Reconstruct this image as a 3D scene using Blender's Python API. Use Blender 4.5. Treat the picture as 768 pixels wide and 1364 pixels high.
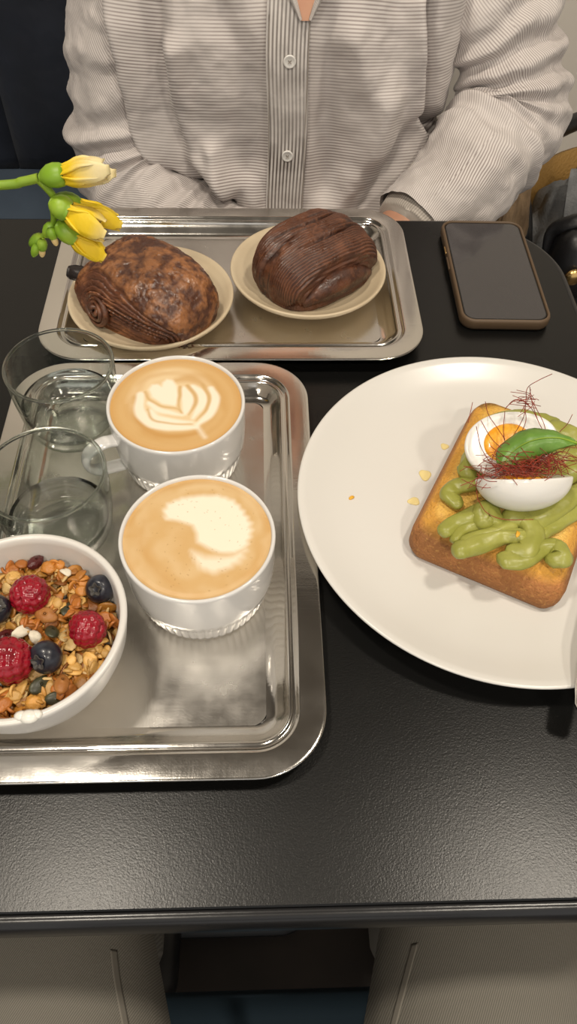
import bpy, bmesh, math, random
import numpy as np
from mathutils import Vector, Matrix, noise

random.seed(7)
np.random.seed(7)
for o in list(bpy.data.objects):
    bpy.data.objects.remove(o)
S = bpy.context.scene
C = S.collection
PI = math.pi
TZ = 0.75            # height of the table top above the floor
H = 0.42             # camera height above the table top

# ------------------------------------------------------------------ camera
YAW, PITCH, ROLL, FPX = math.radians(3.25), math.radians(53.02), math.radians(2.127), 1013.9
fwd = Vector((math.sin(YAW) * math.cos(PITCH), math.cos(YAW) * math.cos(PITCH), -math.sin(PITCH)))
rgt = Vector((math.cos(YAW), -math.sin(YAW), 0))
upv = rgt.cross(fwd)
r2 = rgt * math.cos(ROLL) + upv * math.sin(ROLL)
u2 = -rgt * math.sin(ROLL) + upv * math.cos(ROLL)
cd = bpy.data.cameras.new('camera')
cam = bpy.data.objects.new('camera', cd)
C.objects.link(cam)
cam.matrix_world = Matrix(((r2.x, u2.x, -fwd.x, 0), (r2.y, u2.y, -fwd.y, 0), (r2.z, u2.z, -fwd.z, TZ + H), (0, 0, 0, 1)))
cd.sensor_fit = 'VERTICAL'
cd.sensor_height = 36.0
cd.lens = FPX / 1364 * 36.0
cd.clip_start = 0.01
S.camera = cam

# ------------------------------------------------------------------ world, exposure, lights
W = bpy.data.worlds.new('World')
S.world = W
W.use_nodes = True
W.node_tree.nodes['Background'].inputs[0].default_value = (1.0, 0.97, 0.93, 1)
W.node_tree.nodes['Background'].inputs[1].default_value = 0.75
S.view_settings.view_transform = 'Standard'
S.view_settings.look = 'None'
S.view_settings.gamma = 1.0
S.view_settings.use_curve_mapping = False
S.view_settings.exposure = -0.14
S.cycles.max_bounces = 14
S.cycles.transmission_bounces = 14
S.cycles.glossy_bounces = 6
S.cycles.diffuse_bounces = 4
LAMPS = [(-0.50, 0.34, 17.0), (0.74, 0.34, 17.0), (-0.55, -1.1, 21.0), (0.75, -1.1, 21.0)]  # last two are unseen fill lamps, added behind the camera to light the shirt
LAMP_Z = 2.62
WARM = (1.0, 0.90, 0.76)


def ray(px, py):
    return rgt * 0 + r2 * ((px - 384) / FPX) + u2 * (-(py - 682) / FPX) + fwd


def at(px, py, z=0.0):
    """point of the photograph at a height z above the table top -> world"""
    d = ray(px, py)
    t = (H - z) / -d.z
    return Vector((d.x * t, d.y * t, TZ + z))


def atY(px, py, Y):
    d = ray(px, py)
    t = Y / d.y
    return Vector((d.x * t, Y, TZ + H + d.z * t))


# ------------------------------------------------------------------ mesh helpers
def build(name, V, F, mat, parent=None, loc=None, rot=None, smooth=True, col=None, fl=None):
    me = bpy.data.meshes.new(name)
    me.from_pydata([tuple(v) for v in V], [], F)
    if smooth:
        me.polygons.foreach_set('use_smooth', [True] * len(me.polygons))
    if col is not None:
        a = me.attributes.new('col', 'FLOAT_COLOR', 'POINT')
        c = np.ones((len(V), 4), dtype=np.float32)
        c[:, :3] = np.asarray(col)[:, :3]
        a.data.foreach_set('color', c.ravel())
    if fl is not None:
        a = me.attributes.new('st', 'FLOAT', 'POINT')
        a.data.foreach_set('value', np.asarray(fl, dtype=np.float32))
    me.update()
    if mat is not None:
        me.materials.append(mat)
    o = bpy.data.objects.new(name, me)
    C.objects.link(o)
    if parent is not None:
        o.parent = parent
    if loc is not None:
        o.location = loc
    if rot is not None:
        o.rotation_euler = rot
    return o


def sphere_caps(V, nu, nv):
    """faces of a ring stack, closed by one vertex at each pole"""
    F = gridF(nv, nu, False, True)
    b = sum((Vector(v) for v in V[:nu]), Vector()) / nu
    t = sum((Vector(v) for v in V[-nu:]), Vector()) / nu
    c = sum((Vector(v) for v in V), Vector()) / len(V)
    k = 1.0 / math.cos(PI / (2 * nv))
    V.append(tuple(c + (b - c) * k))
    V.append(tuple(c + (t - c) * k))
    n = len(V)
    for i in range(nu):
        j = (i + 1) % nu
        F.append((n - 2, j, i))
        F.append((n - 1, (nv - 1) * nu + i, (nv - 1) * nu + j))
    return F


def fixn(o):
    bm = bmesh.new()
    bm.from_mesh(o.data)
    bmesh.ops.recalc_face_normals(bm, faces=bm.faces)
    bm.to_mesh(o.data)
    bm.free()
    return o


def empty(name, loc=(0, 0, 0), rz=0.0):
    o = bpy.data.objects.new(name, None)
    C.objects.link(o)
    o.location = loc
    o.rotation_euler = (0, 0, rz)
    o.empty_display_size = 0.02
    return o


def tag(o, label=None, cat=None, group=None, kind=None):
    if label:
        o['label'] = label
    if cat:
        o['category'] = cat
    if group:
        o['group'] = group
    if kind:
        o['kind'] = kind
    return o


def gridF(nu, nv, cu=False, cv=False, off=0):
    F = []
    for i in range(nu if cu else nu - 1):
        for j in range(nv if cv else nv - 1):
            a = i * nv + j
            b = ((i + 1) % nu) * nv + j
            c = ((i + 1) % nu) * nv + (j + 1) % nv
            d = i * nv + (j + 1) % nv
            F.append((a + off, b + off, c + off, d + off))
    return F


def lathe(prof, n=64, rfun=None, off=0):
    """prof from bottom axis to wherever; r == 0 makes a pole"""
    V, rows, F = [], [], []
    for (r, z) in prof:
        if r < 1e-7:
            rows.append([off + len(V)])
            V.append((0, 0, z))
        else:
            row = []
            for k in range(n):
                a = 2 * PI * k / n
                rr = r if rfun is None else rfun(r, z, a)
                row.append(off + len(V))
                V.append((rr * math.cos(a), rr * math.sin(a), z))
            rows.append(row)
    for A, B in zip(rows[:-1], rows[1:]):
        if len(A) == 1 and len(B) == 1:
            continue
        for k in range(n):
            k2 = (k + 1) % n
            if len(A) == 1:
                F.append((A[0], B[k2], B[k]))
            elif len(B) == 1:
                F.append((A[k], A[k2], B[0]))
            else:
                F.append((A[k], A[k2], B[k2], B[k]))
    return V, F


def frames(path):
    P = [Vector(p) for p in path]
    n = len(P)
    T = []
    for i in range(n):
        T.append((P[min(i + 1, n - 1)] - P[max(i - 1, 0)]).normalized())
    ref = Vector((0, 0, 1)) if abs(T[0].z) < 0.9 else Vector((1, 0, 0))
    N = [(ref - T[0] * ref.dot(T[0])).normalized()]
    for i in range(1, n):
        v = N[-1] - T[i] * N[-1].dot(T[i])
        N.append(v.normalized())
    return P, T, N


def tube(path, rad, n=10, cap=True, flat=1.0, up=None, off=0, fun=None):
    """flat: thickness ratio along 'normal'; up: fixed normal direction"""
    P, T, N = frames(path)
    V, F = [], []
    m = len(P)
    for i in range(m):
        r = rad[i] if hasattr(rad, '__len__') else rad
        f = flat[i] if hasattr(flat, '__len__') else flat
        nn = N[i]
        if up is not None:
            u = Vector(up)
            nn = (u - T[i] * u.dot(T[i])).normalized()
        b = T[i].cross(nn)
        for k in range(n):
            a = 2 * PI * k / n
            rr = r if fun is None else r * fun(i / (m - 1), a)
            V.append(P[i] + b * (rr * math.cos(a)) + nn * (rr * f * math.sin(a)))
    F = gridF(m, n, False, True, off)
    if cap:
        F.append(tuple(off + k for k in range(n))[::-1])
        F.append(tuple(off + (m - 1) * n + k for k in range(n)))
    return V, F


def spline(pts, n=24):
    """Catmull-Rom through the points (any dimension)"""
    P = [np.array(p, float) for p in pts]
    P = [2 * P[0] - P[1]] + P + [2 * P[-1] - P[-2]]
    out = []
    segs = len(P) - 3
    for i in range(n):
        t = i / (n - 1) * segs
        s = min(int(t), segs - 1)
        u = t - s
        a, b, c, d = P[s:s + 4]
        out.append(0.5 * (2 * b + (c - a) * u + (2 * a - 5 * b + 4 * c - d) * u * u + (3 * b - a - 3 * c + d) * u ** 3))
    return out


def rrect(hw, hh, r, n=10):
    pts = []
    r = max(min(r, hw, hh), 1e-5)
    for cx, cy, a0 in ((hw - r, hh - r, 0), (-hw + r, hh - r, PI / 2), (-hw + r, -hh + r, PI), (hw - r, -hh + r, 1.5 * PI)):
        for k in range(n + 1):
            a = a0 + PI / 2 * k / n
            pts.append((cx + r * math.cos(a), cy + r * math.sin(a)))
    return pts


def rloft(hw, hh, r, prof, n=10, capb=False, capt=False):
    """loft of rounded rectangles; prof = [(inset, z), ...]"""
    V, F = [], []
    m = 4 * (n + 1)
    for ins, z in prof:
        V += [(x, y, z) for x, y in rrect(hw - ins, hh - ins, r - ins if r - ins > 0.0005 else 0.0005, n)]
    for i in range(len(prof) - 1):
        for k in range(m):
            k2 = (k + 1) % m
            F.append((i * m + k, i * m + k2, (i + 1) * m + k2, (i + 1) * m + k))
    if capb:
        F.append(tuple(range(m))[::-1])
    if capt:
        F.append(tuple((len(prof) - 1) * m + k for k in range(m)))
    return V, F


def merge(*parts):
    V, F = [], []
    for v, f in parts:
        o = len(V)
        V += [tuple(x) for x in v]
        F += [tuple(i + o for i in q) for q in f]
    return V, F


def boxm(cx, cy, cz, sx, sy, sz, b=0.0):
    if b <= 0:
        V, F = rloft(sx / 2, sy / 2, 0.0006, [(0, cz - sz / 2), (0, cz + sz / 2)], 1, True, True)
    else:
        V, F = rloft(sx / 2, sy / 2, b, [(b, cz - sz / 2), (b * 0.3, cz - sz / 2 + b * 0.3), (0, cz - sz / 2 + b), (0, cz + sz / 2 - b), (b * 0.3, cz + sz / 2 - b * 0.3), (b, cz + sz / 2)], 5, True, True)
    return [(x + cx, y + cy, z) for x, y, z in V], F


def nz(x, y, z=0.0, s=1.0):
    return noise.noise(Vector((x * s, y * s, z * s)))


def fbm(x, y, z=0.0, s=1.0, o=3):
    return noise.fractal(Vector((x * s, y * s, z * s)), 1.0, 2.0, o)


def rim_r(pts):
    return pts


# ------------------------------------------------------------------ materials
MATS = {}


def M(name, col, rough=0.5, metal=0.0, var=None, bump=None, attr=False, rvar=None, aniso=None, **kw):
    m = bpy.data.materials.new(name)
    m.use_nodes = True
    nt = m.node_tree
    N, L = nt.nodes, nt.links
    bs = N['Principled BSDF']
    bs.inputs['Base Color'].default_value = (*col, 1)
    bs.inputs['Roughness'].default_value = rough
    bs.inputs['Metallic'].default_value = metal
    for k, v in kw.items():
        bs.inputs[k.replace('_', ' ')].default_value = v
    tc = N.new('ShaderNodeTexCoord')
    src = None
    if attr:
        at_ = N.new('ShaderNodeAttribute')
        at_.attribute_name = 'col'
        src = at_.outputs['Color']
        L.new(src, bs.inputs['Base Color'])
    for v in (var or []):
        scale, c2, lo, hi, det = v[:5]
        nn = N.new('ShaderNodeTexNoise')
        nn.inputs['Scale'].default_value = scale
        nn.inputs['Detail'].default_value = det
        if len(v) > 5:
            mp = N.new('ShaderNodeMapping')
            mp.inputs['Scale'].default_value = v[5]
            L.new(tc.outputs['Object'], mp.inputs[0])
            L.new(mp.outputs[0], nn.inputs['Vector'])
        else:
            L.new(tc.outputs['Object'], nn.inputs['Vector'])
        mr = N.new('ShaderNodeMapRange')
        mr.inputs[1].default_value = lo
        mr.inputs[2].default_value = hi
        mr.clamp = True
        L.new(nn.outputs[0], mr.inputs[0])
        mx = N.new('ShaderNodeMix')
        mx.data_type = 'RGBA'
        L.new(mr.outputs[0], mx.inputs[0])
        if src is None:
            mx.inputs[6].default_value = (*col, 1)
        else:
            L.new(src, mx.inputs[6])
        mx.inputs[7].default_value = (*c2, 1)
        src = mx.outputs[2]
        L.new(src, bs.inputs['Base Color'])
    if rvar:
        scale, r1, rr2, lo, hi = rvar[:5]
        nn = N.new('ShaderNodeTexNoise')
        nn.inputs['Scale'].default_value = scale
        nn.inputs['Detail'].default_value = 4
        if len(rvar) > 5:
            mp = N.new('ShaderNodeMapping')
            mp.inputs['Scale'].default_value = rvar[5]
            L.new(tc.outputs['Object'], mp.inputs[0])
            L.new(mp.outputs[0], nn.inputs['Vector'])
        else:
            L.new(tc.outputs['Object'], nn.inputs['Vector'])
        mr = N.new('ShaderNodeMapRange')
        mr.inputs[1].default_value = lo
        mr.inputs[2].default_value = hi
        mr.inputs[3].default_value = r1
        mr.inputs[4].default_value = rr2
        L.new(nn.outputs[0], mr.inputs[0])
        L.new(mr.outputs[0], bs.inputs['Roughness'])
    prev = None
    for b in (bump or []):
        typ, scale, strength, dist = b[:4]
        if typ == 'voronoi':
            nn = N.new('ShaderNodeTexVoronoi')
        else:
            nn = N.new('ShaderNodeTexNoise')
            nn.inputs['Detail'].default_value = 3
        nn.inputs['Scale'].default_value = scale
        if len(b) > 4:
            mp = N.new('ShaderNodeMapping')
            mp.inputs['Scale'].default_value = b[4]
            if len(b) > 5:
                mp.inputs['Rotation'].default_value = b[5]
            L.new(tc.outputs['Object'], mp.inputs[0])
            L.new(mp.outputs[0], nn.inputs['Vector'])
        else:
            L.new(tc.outputs['Object'], nn.inputs['Vector'])
        bp = N.new('ShaderNodeBump')
        bp.inputs['Strength'].default_value = strength
        bp.inputs['Distance'].default_value = dist
        L.new(nn.outputs[0], bp.inputs['Height'])
        if prev is not None:
            L.new(prev, bp.inputs['Normal'])
        prev = bp.outputs[0]
    if prev is not None:
        L.new(prev, bs.inputs['Normal'])
    MATS[name] = m
    return m


def striped(name, light, dark, period, duty=0.0, soft=0.6):
    m = M(name, light, 0.9, bump=[('noise', 900, 0.25, 0.0006), ('noise', 60, 0.35, 0.003)], Sheen_Weight=0.15)
    nt = m.node_tree
    N, L = nt.nodes, nt.links
    bs = N['Principled BSDF']
    a = N.new('ShaderNodeAttribute')
    a.attribute_name = 'st'
    mu = N.new('ShaderNodeMath')
    mu.operation = 'MULTIPLY'
    mu.inputs[1].default_value = 2 * PI / period
    L.new(a.outputs['Fac'], mu.inputs[0])
    sn = N.new('ShaderNodeMath')
    sn.operation = 'SINE'
    L.new(mu.outputs[0], sn.inputs[0])
    mr = N.new('ShaderNodeMapRange')
    mr.inputs[1].default_value = duty - soft
    mr.inputs[2].default_value = duty + soft
    L.new(sn.outputs[0], mr.inputs[0])
    # slubby linen: the stripe strength wanders
    tc = N.new('ShaderNodeTexCoord')
    nn = N.new('ShaderNodeTexNoise')
    nn.inputs['Scale'].default_value = 14
    nn.inputs['Detail'].default_value = 3
    L.new(tc.outputs['Object'], nn.inputs['Vector'])
    m2 = N.new('ShaderNodeMapRange')
    m2.inputs[1].default_value = 0.3
    m2.inputs[2].default_value = 0.7
    m2.inputs[3].default_value = 0.45
    m2.inputs[4].default_value = 1.0
    L.new(nn.outputs[0], m2.inputs[0])
    mm = N.new('ShaderNodeMath')
    mm.operation = 'MULTIPLY'
    L.new(mr.outputs[0], mm.inputs[0])
    L.new(m2.outputs[0], mm.inputs[1])
    mx = N.new('ShaderNodeMix')
    mx.data_type = 'RGBA'
    mx.inputs[6].default_value = (*light, 1)
    mx.inputs[7].default_value = (*dark, 1)
    L.new(mm.outputs[0], mx.inputs[0])
    L.new(mx.outputs[2], bs.inputs['Base Color'])
    return m


m_laminate = M('black laminate', (0.0042, 0.0042, 0.004), 0.30, bump=[('noise', 1050, 0.5, 0.00016)], rvar=(6, 0.25, 0.30, 0.3, 0.7), Specular_IOR_Level=0.38)
m_edge = M('black edge band', (0.010, 0.010, 0.011), 0.26, bump=[('noise', 90, 0.15, 0.001)])
m_blackmetal = M('black metal', (0.012, 0.012, 0.012), 0.4, 0.3)
m_steel = M('tray steel', (0.73, 0.70, 0.655), 0.22, 1.0, var=[(9, (0.66, 0.63, 0.58), 0.35, 0.7, 4)], rvar=(40, 0.10, 0.17, 0.3, 0.7), bump=[('noise', 900, 0.10, 0.0002), ('noise', 260, 0.14, 0.00025, (1, 0.05, 1), (0, 0, 0.7)), ('noise', 260, 0.14, 0.00025, (0.05, 1, 1), (0, 0, 0.5))])
m_steel_floor = M('scratched tray floor steel', (0.73, 0.70, 0.655), 0.22, 1.0, var=[(9, (0.66, 0.63, 0.58), 0.35, 0.7, 4)], rvar=(60, 0.19, 0.28, 0.3, 0.7), bump=[('noise', 900, 0.10, 0.0002), ('noise', 260, 0.14, 0.00025, (1, 0.05, 1), (0, 0, 0.7)), ('noise', 260, 0.14, 0.00025, (0.05, 1, 1), (0, 0, 0.5))])
m_white = M('white porcelain', (0.68, 0.665, 0.635), 0.24, var=[(4, (0.66, 0.645, 0.61), 0.4, 0.7, 2)])
m_cup = M('white glazed china', (0.70, 0.69, 0.675), 0.12, bump=[('noise', 30, 0.05, 0.001)], Coat_Weight=0.4)
m_bowl = M('white stoneware', (0.69, 0.67, 0.64), 0.28, bump=[('noise', 140, 0.12, 0.0008)], var=[(30, (0.70, 0.67, 0.62), 0.5, 0.75, 3)])
m_beige = M('beige stoneware', (0.58, 0.48, 0.33), 0.34, var=[(25, (0.53, 0.43, 0.29), 0.45, 0.7, 3)])


def clear(name, tint, ior, rough):
    m = bpy.data.materials.new(name)
    m.use_nodes = True
    N, L = m.node_tree.nodes, m.node_tree.links
    N.remove(N['Principled BSDF'])
    lw = N.new('ShaderNodeLayerWeight')
    lw.inputs['Blend'].default_value = 0.5
    pw_ = N.new('ShaderNodeMath')
    pw_.operation = 'POWER'
    pw_.inputs[1].default_value = 3.0
    L.new(lw.outputs['Facing'], pw_.inputs[0])
    fr_ = N.new('ShaderNodeMapRange')
    fr_.inputs[3].default_value = ((ior - 1) / (ior + 1)) ** 2
    fr_.inputs[4].default_value = 0.75
    L.new(pw_.outputs[0], fr_.inputs[0])
    tr = N.new('ShaderNodeBsdfTransparent')
    tm = N.new('ShaderNodeMix')
    tm.data_type = 'RGBA'
    tm.inputs[6].default_value = (*tint, 1)
    tm.inputs[7].default_value = (0.62, 0.68, 0.64, 1)
    L.new(pw_.outputs[0], tm.inputs[0])
    L.new(tm.outputs[2], tr.inputs[0])
    gl = N.new('ShaderNodeBsdfGlossy')
    gl.inputs['Roughness'].default_value = rough
    gl.inputs['Color'].default_value = (1, 1, 1, 1)
    mx = N.new('ShaderNodeMixShader')
    L.new(fr_.outputs[0], mx.inputs[0])
    L.new(tr.outputs[0], mx.inputs[1])
    L.new(gl.outputs[0], mx.inputs[2])
    L.new(mx.outputs[0], N['Material Output'].inputs[0])
    return m


m_glass = clear('clear glass', (0.955, 0.97, 0.96), 1.45, 0.015)
m_water = M('water', (0.99, 1.0, 1.0), 0.0, Transmission_Weight=1.0, IOR=1.07, Coat_Weight=0.5, Coat_Roughness=0.02)
m_rim = M('glass rim', (0.95, 0.98, 0.96), 0.0, Transmission_Weight=1.0, IOR=1.35)
m_foam = M('coffee foam', (0.6, 0.4, 0.2), 0.42, attr=True, bump=[('noise', 1400, 0.12, 0.0004)], Subsurface_Weight=0.0)
m_pastry = M('chocolate pastry crust', (0.10, 0.035, 0.016), 0.42, attr=True, var=[(260, (0.13, 0.045, 0.018), 0.55, 0.75, 3)], rvar=(120, 0.22, 0.60, 0.35, 0.6), bump=[('noise', 300, 0.5, 0.0015), ('noise', 900, 0.3, 0.0005)], Coat_Weight=0.15, Coat_Roughness=0.2)
m_choc = M('dark chocolate', (0.012, 0.007, 0.006), 0.4, bump=[('noise', 400, 0.4, 0.001)])
m_bread = M('toasted bread', (0.5, 0.25, 0.06), 0.75, attr=True, var=[(420, (0.52, 0.26, 0.075), 0.55, 0.8, 3)], bump=[('noise', 520, 0.9, 0.0018), ('noise', 120, 0.6, 0.002)])
m_avo = M('avocado cream', (0.29, 0.295, 0.055), 0.36, var=[(60, (0.36, 0.36, 0.085), 0.45, 0.7, 3)], bump=[('noise', 90, 0.35, 0.0015), ('noise', 500, 0.2, 0.0005)], Subsurface_Weight=0.12, Subsurface_Radius=(0.004, 0.004, 0.001), Subsurface_Scale=1.0)
m_eggw = M('egg white', (0.78, 0.765, 0.73), 0.22, Subsurface_Weight=0.15, Subsurface_Radius=(0.006, 0.005, 0.004), Subsurface_Scale=1.0, bump=[('noise', 60, 0.06, 0.001)])
m_yolk = M('egg yolk', (0.88, 0.36, 0.015), 0.3, var=[(120, (0.90, 0.50, 0.06), 0.45, 0.7, 3)], bump=[('noise', 300, 0.3, 0.0008)], Coat_Weight=0.3)
m_basil = M('basil leaf', (0.12, 0.25, 0.035), 0.38, var=[(90, (0.17, 0.32, 0.05), 0.45, 0.7, 3)], bump=[('noise', 160, 0.35, 0.001)])
m_chili = M('chili threads', (0.30, 0.036, 0.012), 0.5, var=[(300, (0.16, 0.016, 0.008), 0.45, 0.6, 2)])
m_oil = M('oil', (0.80, 0.66, 0.30), 0.10, IOR=1.4)
m_crumb = M('crumb', (0.75, 0.40, 0.03), 0.5)
m_knife = M('polished steel', (0.72, 0.70, 0.67), 0.16, 1.0)
m_case = M('brown phone case', (0.105, 0.066, 0.036), 0.55, bump=[('noise', 500, 0.2, 0.0004)])
m_screen = M('phone screen', (0.035, 0.032, 0.034), 0.12, Coat_Weight=0.5)
m_bezel = M('phone bezel', (0.004, 0.004, 0.004), 0.2)
m_stem = M('green stem', (0.20, 0.33, 0.02), 0.45, var=[(60, (0.27, 0.40, 0.03), 0.4, 0.7, 2)])
m_calyx = M('green calyx', (0.20, 0.36, 0.02), 0.42, var=[(70, (0.34, 0.48, 0.04), 0.45, 0.7, 2)])
m_petal = M('yellow petal', (0.85, 0.60, 0.02), 0.5, attr=True, bump=[('noise', 260, 0.3, 0.001, (1, 1, 0.3))], Subsurface_Weight=0.1, Subsurface_Radius=(0.004, 0.003, 0.001), Subsurface_Scale=1.0)
m_rasp = M('raspberry', (0.29, 0.004, 0.016), 0.24, var=[(120, (0.19, 0.003, 0.011), 0.45, 0.7, 2)], bump=[('noise', 700, 0.2, 0.0004)], Coat_Weight=0.4, Subsurface_Weight=0.1, Subsurface_Radius=(0.004, 0.001, 0.001), Subsurface_Scale=1.0)
m_blue = M('blueberry', (0.012, 0.013, 0.021), 0.34, var=[(120, (0.036, 0.042, 0.058), 0.5, 0.75, 3)], Coat_Weight=0.2)
m_bluec = M('blueberry crown', (0.05, 0.045, 0.04), 0.6)
m_oat = M('oat flakes', (0.5, 0.25, 0.06), 0.42, attr=True, bump=[('noise', 900, 0.5, 0.0005)])
m_raisin = M('raisin', (0.08, 0.012, 0.012), 0.28, bump=[('noise', 300, 0.8, 0.002)])
m_seed = M('pumpkin seed', (0.035, 0.035, 0.018), 0.4, var=[(150, (0.07, 0.07, 0.03), 0.4, 0.7, 2)])
m_almond = M('nut', (0.34, 0.13, 0.03), 0.5, var=[(200, (0.45, 0.20, 0.06), 0.4, 0.7, 2)], bump=[('noise', 500, 0.4, 0.0008)])
m_coco = M('coconut', (0.74, 0.68, 0.55), 0.5, bump=[('noise', 500, 0.3, 0.0006)])
m_yog = M('yogurt', (0.80, 0.78, 0.72), 0.3)
m_shirt = striped('linen stripes', (0.64, 0.595, 0.57), (0.24, 0.198, 0.188), 0.0030, 0.25, 0.65)
m_placket = striped('linen placket stripes', (0.66, 0.62, 0.59), (0.10, 0.08, 0.07), 0.0036, 0.1, 0.5)
m_cuff = striped('linen cuff stripes', (0.58, 0.53, 0.475), (0.30, 0.25, 0.21), 0.0032, 0.2, 0.6)
m_button = M('shirt button', (0.72, 0.70, 0.67), 0.25)
m_thread = M('sewing thread', (0.35, 0.31, 0.27), 0.8)
m_skin = M('skin', (0.62, 0.34, 0.22), 0.5, var=[(30, (0.56, 0.28, 0.18), 0.4, 0.7, 3)], Subsurface_Weight=0.1, Subsurface_Radius=(0.01, 0.004, 0.002), Subsurface_Scale=1.0)
m_hair = M('brown hair', (0.05, 0.026, 0.014), 0.5)
m_eye = M('eye', (0.05, 0.04, 0.03), 0.2)
m_lip = M('lips', (0.42, 0.14, 0.11), 0.4)
m_darkpants = M('dark trousers', (0.02, 0.02, 0.025), 0.9)
m_navy = M('navy velvet', (0.0075, 0.0105, 0.019), 0.7, var=[(7, (0.013, 0.018, 0.033), 0.45, 0.7, 3)], bump=[('noise', 12, 0.4, 0.02)], Sheen_Weight=0.05)
m_slate = M('slate blue upholstery', (0.085, 0.12, 0.17), 0.8, var=[(14, (0.07, 0.10, 0.145), 0.4, 0.7, 3)], bump=[('noise', 400, 0.2, 0.0008)])
m_wall = M('plaster wall', (0.74, 0.69, 0.62), 0.85, var=[(3, (0.70, 0.65, 0.58), 0.4, 0.7, 3)], bump=[('noise', 60, 0.1, 0.002)])
m_ceil = M('beige ceiling', (0.24, 0.225, 0.205), 0.9)
m_floor = M('dark floor', (0.035, 0.028, 0.023), 0.5, var=[(5, (0.055, 0.042, 0.033), 0.4, 0.7, 3)])
m_lampw = M('lamp housing', (0.7, 0.68, 0.64), 0.4)
m_coat = M('grey wool', (0.15, 0.155, 0.16), 0.95, var=[(60, (0.21, 0.215, 0.22), 0.4, 0.7, 4)], bump=[('noise', 400, 0.6, 0.002)])
m_fur = M('tan wool', (0.27, 0.18, 0.10), 0.95, var=[(80, (0.17, 0.11, 0.06), 0.4, 0.7, 4, (1, 1, 0.2))], bump=[('noise', 220, 0.8, 0.004, (1, 1, 0.2))])
m_bag = M('black leather', (0.008, 0.008, 0.009), 0.38, bump=[('noise', 150, 0.3, 0.001)])
m_gold = M('brass', (0.75, 0.50, 0.20), 0.25, 1.0)
m_wood = M('ochre cane', (0.30, 0.17, 0.045), 0.6, bump=[('voronoi', 200, 0.5, 0.002)])
m_brownleather = M('dark brown leather', (0.045, 0.026, 0.018), 0.5)


def denim(name, c1, c2):
    m = M(name, c1, 0.9, bump=[('noise', 500, 0.3, 0.0006), ('noise', 25, 0.3, 0.004)])
    nt = m.node_tree
    N, L = nt.nodes, nt.links
    tc = N.new('ShaderNodeTexCoord')
    mp = N.new('ShaderNodeMapping')
    mp.inputs['Rotation'].default_value = (0, 0, 0.5)
    L.new(tc.outputs['Object'], mp.inputs[0])
    wv = N.new('ShaderNodeTexWave')
    wv.inputs['Scale'].default_value = 260
    wv.inputs['Distortion'].default_value = 1.0
    L.new(mp.outputs[0], wv.inputs['Vector'])
    mx = N.new('ShaderNodeMix')
    mx.data_type = 'RGBA'
    mx.inputs[6].default_value = (*c1, 1)
    mx.inputs[7].default_value = (*c2, 1)
    L.new(wv.outputs['Fac'], mx.inputs[0])
    L.new(mx.outputs[2], N['Principled BSDF'].inputs['Base Color'])
    return m


m_denim = denim('grey denim', (0.105, 0.098, 0.082), (0.19, 0.175, 0.148))
m_seam = M('denim seam', (0.17, 0.155, 0.13), 0.9)

# ------------------------------------------------------------------ the setting
def struct(o):
    o['kind'] = 'structure'
    return o


struct(build('floor', *boxm(0, -0.3, -0.05, 5.4, 3.7, 0.10), m_floor, smooth=False))
struct(build('wall_back', *boxm(0, 1.60, 1.40, 5.4, 0.10, 2.80), m_wall, smooth=False))
struct(build('wall_left', *boxm(-2.75, -0.3, 1.40, 0.10, 3.7, 2.80), m_wall, smooth=False))
struct(build('wall_right', *boxm(2.75, -0.3, 1.40, 0.10, 3.7, 2.80), m_wall, smooth=False))
struct(build('ceiling', *boxm(0, -0.3, 2.85, 5.6, 3.9, 0.10), m_ceil, smooth=False))
struct(build('baseboard_back', *boxm(0, 1.54, 0.05, 5.3, 0.02, 0.10, 0.004), m_ceil))

lab = ['round ceiling lamp above the left side of the table', 'round ceiling lamp above the right side of the table',
       'added unseen fill lamp behind the viewer to the left, lighting the shirt', 'added unseen fill lamp behind the viewer to the right, lighting the shirt']
for i, (x, y, p) in enumerate(LAMPS):
    t = tag(empty('ceiling_lamp', (x, y, 2.80)), lab[i], 'lamp', 'ceiling lamps')
    build('housing', *lathe([(0.0, -0.005), (0.10, -0.005), (0.105, -0.02), (0.105, -0.155), (0.10, -0.160), (0.1002, -0.1598), (0.1, -0.15), (0.1, -0.10), (0, -0.10)], 40), m_lampw, t)
    ld = bpy.data.lights.new('lamp_light', 'AREA')
    ld.shape = 'DISK'
    ld.size = 0.20
    ld.energy = p
    ld.color = WARM
    lo = bpy.data.objects.new('lamp_light', ld)
    C.objects.link(lo)
    lo.parent = t
    lo.location = (0, 0, -0.158)

# ------------------------------------------------------------------ table
TXL, TXR, TY0, TY1 = -0.56, 0.2745, 0.0705, 0.6695
tcx, tcy = (TXL + TXR) / 2, (TY0 + TY1) / 2
tab = tag(empty('cafe_table', (tcx, tcy, 0)), 'black laminate cafe table carrying both steel trays and the plate', 'table')
hw, hh = (TXR - TXL) / 2, (TY1 - TY0) / 2
build('table_top', *rloft(hw, hh, 0.085, [(0.003, TZ - 0.026), (0.0, TZ - 0.025), (0.0, TZ - 0.001), (0.0008, TZ)], 16, True, True), m_laminate, tab, smooth=False)
eb = [(0.0, TZ - 0.030), (-0.004, TZ - 0.029), (-0.007, TZ - 0.024), (-0.0082, TZ - 0.016), (-0.0078, TZ - 0.009), (-0.006, TZ - 0.004), (-0.0035, TZ - 0.0018), (-0.0008, TZ - 0.0014), (0.0, TZ - 0.002), (0.0, TZ - 0.030)]
build('edge_band', *rloft(hw, hh, 0.085, eb, 16), m_edge, tab)
build('pedestal', *lathe([(0.0, 0.03), (0.04, 0.03), (0.04, TZ - 0.06), (0.12, TZ - 0.045), (0.13, TZ - 0.0265), (0, TZ - 0.0265)], 32), m_blackmetal, tab)
build('foot_plate', *rloft(0.21, 0.21, 0.05, [(0.0, 0.0), (0.0, 0.015), (0.02, 0.022), (0.16, 0.034)], 8, True, True), m_blackmetal, tab)


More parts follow.
